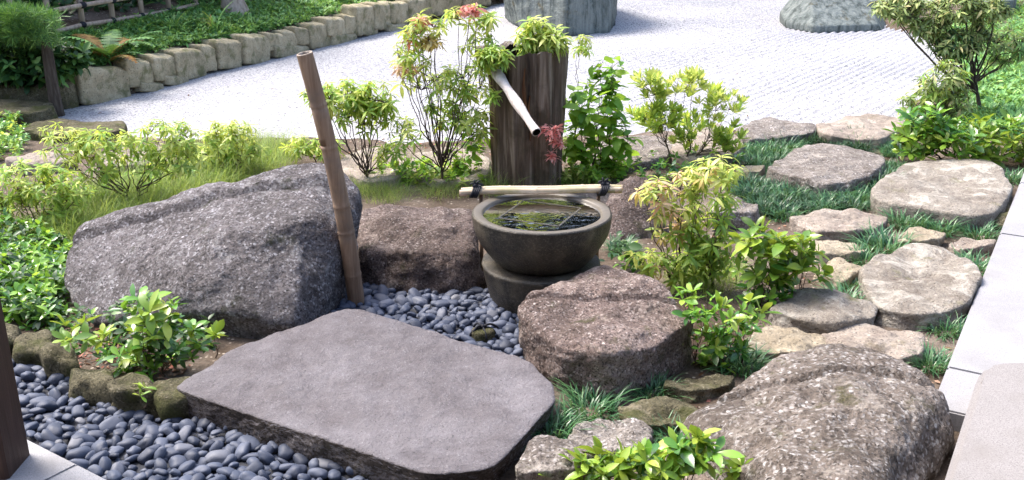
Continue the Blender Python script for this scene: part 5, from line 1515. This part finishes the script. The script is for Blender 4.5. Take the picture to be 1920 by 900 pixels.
# small pruned conifer at the left
TB = P(108, 212)
tr = empty('conifer_tree', TB, 'small pruned conifer with a dark leaning trunk at the left tip of the gravel', 'tree')
b = MB()
tp = Pd(84, 62, TB.y)
pts = bez(Vector((0, 0, -.06)), (tp - TB) * .5 + Vector((-.01, 0, 0)), tp - TB, 10)
tube_into(b, pts, [.056, .05, .047, .045, .044, .043, .042, .040, .038, .035, .03], 12)
top = tp - TB
for k in range(9):
    a = k * .7; e_ = top + Vector((math.cos(a) * .22 - .1, math.sin(a) * .2, .06 + .05 * math.sin(k)))
    tube_into(b, bez(top + Vector((0, 0, -.04)), top.lerp(e_, .5) + Vector((0, 0, .03)), e_, 4), [.016, .013, .01, .008, .005], 6)
obj('trunk', b.mesh('trunk', M['bark']), tr)
rnd = random.Random(4); b = MB()
src = [whorl_mb('needle', random.Random(k), .085) for k in range(4)]
for k in range(520):
    px, py = rnd.gauss(35, 42), rnd.uniform(25, 82)
    if px > 112 or px < -90: continue
    py -= (1 - abs(px - 30) / 120) * 10
    q = Pd(px, py, TB.y + rnd.uniform(-.22, .22)) - TB
    m = Matrix.Translation(q) @ tip_mat(Vector((rnd.uniform(-1, 1), rnd.uniform(-1, 1), .7)), rnd)
    s_ = rnd.choice(src); b.add([m @ v for v in s_.v], s_.f)
tag(obj('crown', b.mesh('crown', M['needle']), tr), kind='stuff')

# pale tree trunk standing on the bank at the top
q = hit(440, 24)
tr = empty('bank_tree', q, 'pale brown tree trunk base on the green bank at the top of the view', 'tree')
b = MB()
sc_ = q.length / F
tube_into(b, [Vector((0, 0, -.1)), Vector((0, 0, .02)), Vector((-.01, 0, .12)), Vector((-.02, 0, .4)), Vector((.0, .03, 1.6)), Vector((.05, .05, 3.2))], [34 * sc_, 26 * sc_, 20 * sc_, 17 * sc_, 15 * sc_, 12 * sc_], 16)
v0 = Vector((.05, .05, 3.2))
for k in range(5):
    a = k * 1.3; e_ = v0 + Vector((math.cos(a) * .7, math.sin(a) * .7, .8 + .1 * k))
    tube_into(b, bez(v0 - Vector((0, 0, .1)), v0.lerp(e_, .5) + Vector((0, 0, -.1)), e_, 5), [9 * sc_, 7 * sc_, 5 * sc_, 4 * sc_, 3 * sc_, 1 * sc_], 8)
obj('trunk', b.mesh('trunk', M['pale_bark']), tr)
b = MB(); rnd = random.Random(9); src = [whorl_mb('small', random.Random(k), .10) for k in range(4)]
for k in range(70):
    a, r_ = rnd.uniform(0, 6.28), .9 * math.sqrt(rnd.random())
    m = Matrix.Translation(v0 + Vector((math.cos(a) * r_, math.sin(a) * r_, .5 + rnd.uniform(0, .8)))) @ tip_mat(Vector((rnd.uniform(-1, 1), rnd.uniform(-1, 1), .8)), rnd)
    s_ = rnd.choice(src); b.add([m @ v for v in s_.v], s_.f)
tag(obj('crown', b.mesh('crown', M['dark_leaf']), tr), kind='stuff')

# small weeping tree on the right
shrub('weeping_tree', 'small drooping-leaved tree at the upper right beside the white gravel', 'tree', (1842, 212),
      [(1690, 12, 50, 22, 50, {'maple': 1}), (1745, 48, 34, 20, 26, {'maple': 1}), (1795, 10, 50, 26, 50, {'maple': 1}), (1790, 78, 44, 24, 46, {'maple': 1, 'dark_leaf': .6}), (1855, 20, 34, 24, 28, {'maple': 1}), (1835, 60, 20, 20, 12, {'maple': 1}), (1890, 85, 38, 26, 26, {'maple': 1, 'cover': .5})], 'droop', .062, 44, mode='joined', dens=2.3, stem_r=.016, forks=4, twig=M['bark'])
shrub('weeping_shrub', 'low grey-green drooping shrub at the right edge of the white gravel', 'shrub', (1765, 235),
      [(1765, 150, 42, 36, 34, {'maple': 1, 'pieris': .5}), (1725, 195, 40, 30, 24, {'maple': 1, 'pieris': .5}), (1790, 190, 30, 30, 16, {'maple': 1})], 'droop', .075, 45, mode='joined', stem_r=.012, forks=4)

# bamboo fence with hedge behind
fp = [hit(-60, 98), hit(33, 88), hit(97, 74), hit(157, 60), hit(213, 48), hit(267, 36), hit(318, 26), hit(368, 16)]
Y0 = fp[3]
fr_ = empty('bamboo_fence', fp[3], 'lattice fence of weathered bamboo canes on the bank, top left', 'fence')
def on_fence(px, py):
    xs = [p for p in [-60, 33, 97, 157, 213, 267, 318, 368]]
    Y = float(np.interp(px, xs, [p.y for p in fp])); return Pd(px, py, Y)
for px, p in zip([-60, 33, 97, 157, 213, 267, 318, 368], fp):
    b = MB(); g = p + Vector((0, 0, -.08)) - fr_.location
    tube_into(b, [g, g + Vector((0, 0, .4)), g + Vector((0, 0, .95))], [.026, .025, .024], 10)
    v, f = g + Vector((0, 0, .95)), None
    o = obj('upright', b.mesh('upright', M['fence']), fr_)
def rail(pts):
    b = MB(); tube_into(b, [on_fence(*q) + Vector((0, -.03, 0)) - fr_.location for q in pts], [.02] * len(pts), 10)
    obj('rail', b.mesh('rail', M['fence']), fr_)
rail([(-80, 84), (33, 72), (97, 61), (157, 46), (213, 38), (267, 29), (318, 20), (372, 7)])
rail([(-80, 26), (33, 14), (97, 20), (157, 9), (213, 0), (267, -9), (318, -18), (372, -30)])
rail([(-80, -16), (33, -28), (97, -26), (157, -36), (213, -46), (267, -55), (318, -64), (372, -76)])
b = MB()
for px in (33, 97, 157, 213, 267, 318, 368):
    for rl in ([(33, 72), (97, 61), (157, 46), (213, 38), (267, 29), (318, 20), (368, 8)], [(33, 14), (97, 20), (157, 9), (213, 0), (267, -9), (318, -18), (368, -29)]):
        y_ = dict(rl)[px]; c0 = on_fence(px, y_) + Vector((0, -.02, 0)) - fr_.location
        v, f = ico(2); b.add([Vector((d[0] * .034, d[1] * .04, d[2] * .03)) + c0 for d in v], f)
obj('knots', b.mesh('knots', M['black']), fr_)
# hedge behind the fence
hr = empty('hedge', fp[3] + Vector((0, .35, 0)), 'dark dense hedge behind the bamboo fence', 'hedge')
rnd = random.Random(31); b = MB(); src = [whorl_mb('small', random.Random(k), .09) for k in range(5)]
fdir = (fp[-1] - fp[0]); fdir.z = 0; L_ = fdir.length; fdir.normalize(); fn = Vector((-fdir.y, fdir.x, 0))
if fn.y < 0: fn = -fn
for k in range(3800):
    s_ = rnd.uniform(-.8, L_ + 1.4); d_ = rnd.uniform(.16, .8)
    q = fp[0] + fdir * s_ + fn * d_
    z = ground_z(q.x, q.y) + rnd.uniform(0, 1.5)
    if d_ > .4 and z < 1.0: continue
    m = Matrix.Translation(Vector((q.x, q.y, z)) - hr.location) @ tip_mat(Vector((rnd.uniform(-1, 1), rnd.uniform(-1.4, .4), .6)), rnd) @ Matrix.Scale(rnd.uniform(.8, 1.3), 4)
    w_ = rnd.choice(src); b.add([m @ v for v in w_.v], w_.f)
tag(obj('foliage', b.mesh('foliage', M['dark_leaf']), hr), kind='stuff')
b = MB()
for k in range(14):
    q = fp[0] + fdir * (k / 13 * L_) + fn * .5
    g = Vector((q.x, q.y, ground_z(q.x, q.y) - .05)) - hr.location
    tube_into(b, [g, g + Vector((.05, 0, .6)), g + Vector((-.03, .03, 1.3))], [.025, .02, .012], 6)
obj('stems', b.mesh('stems', M['bark']), hr)

# trees added out of view to darken the water's reflection and hide low sky
rnd = random.Random(77); src = [whorl_mb('small', random.Random(k), .42) for k in range(5)]
for k, (x, y) in enumerate([(-11, 20), (-6.5, 22), (-2, 23.5), (2.8, 24), (7.5, 23), (12, 21), (16, 18)]):
    tr = empty('added_background_tree', (x, y, -.1), 'unseen broadleaf tree added beyond the gravel court, ' + ['leftmost of its row', 'second from the left of its row', 'third from the left of its row', 'in the middle of its row', 'third from the right of its row', 'second from the right of its row', 'rightmost of its row'][k], 'tree', 'unseen trees added beyond the gravel court')
    b = MB(); hgt = rnd.uniform(9.5, 11.5)
    tube_into(b, [Vector((0, 0, 0)), Vector((.1, 0, 1.5)), Vector((0, .1, 3)), Vector((.1, 0, hgt * .8))], [.22, .18, .14, .04], 10)
    for j in range(6):
        a = j * 1.1; v0 = Vector((0.05, 0, 1.6 + j * .6)); e_ = v0 + Vector((math.cos(a) * 1.6, math.sin(a) * 1.6, 1.0))
        tube_into(b, bez(v0, v0.lerp(e_, .5) + Vector((0, 0, .1)), e_, 4), [.07, .06, .045, .03, .01], 6)
    obj('trunk', b.mesh('trunk', M['bark']), tr)
    b = MB()
    for j in range(1000):
        while True:
            v = Vector((rnd.uniform(-1, 1), rnd.uniform(-1, 1), rnd.uniform(-1, 1)))
            if .35 < v.length < 1: break
        q = Vector((v.x * 3.4, v.y * 1.8, hgt * .53 + v.z * hgt * .47))
        m = Matrix.Translation(q) @ tip_mat(Vector((v.x, v.y, v.z + .5)), rnd) @ Matrix.Scale(rnd.uniform(.8, 1.3), 4)
        w_ = rnd.choice(src); b.add([m @ t for t in w_.v], w_.f)
    tag(obj('crown', b.mesh('crown', M['far_leaf']), tr), kind='stuff')

# the house the photograph is taken from: eave over the veranda and its wall
hs_ = empty('house', (0, -1.2, 0), 'timber house with a deep eave that the garden is seen from', 'house')
def hbox(name, x0, x1, y0, y1, z0, z1, mat):
    b = MB(); v = [Vector((x, y + 1.2, z)) for z in (z0, z1) for x, y in ((x0, y0), (x1, y0), (x1, y1), (x0, y1))]
    b.add(v, [(0, 3, 2, 1), (4, 5, 6, 7), (0, 1, 5, 4), (1, 2, 6, 5), (2, 3, 7, 6), (3, 0, 4, 7)])
    obj(name, b.mesh(name, mat, False), hs_)
hbox('wall', -6, 6, -1.4, -1.2, -.2, 2.9, M['pale_bark'])
hbox('roof', -7, 7, -1.6, 0.3, 2.9, 3.05, M['bark'])
for k in range(24): hbox('rafter', -6.5 + k * .56, -6.42 + k * .56, -1.2, 0.25, 2.8, 2.898, M['pillar'])
print('TRIS', sum(len(me.loop_triangles) if me.loop_triangles else len(me.polygons) * 2 for me in bpy.data.meshes), 'OBJ', len(bpy.data.objects))
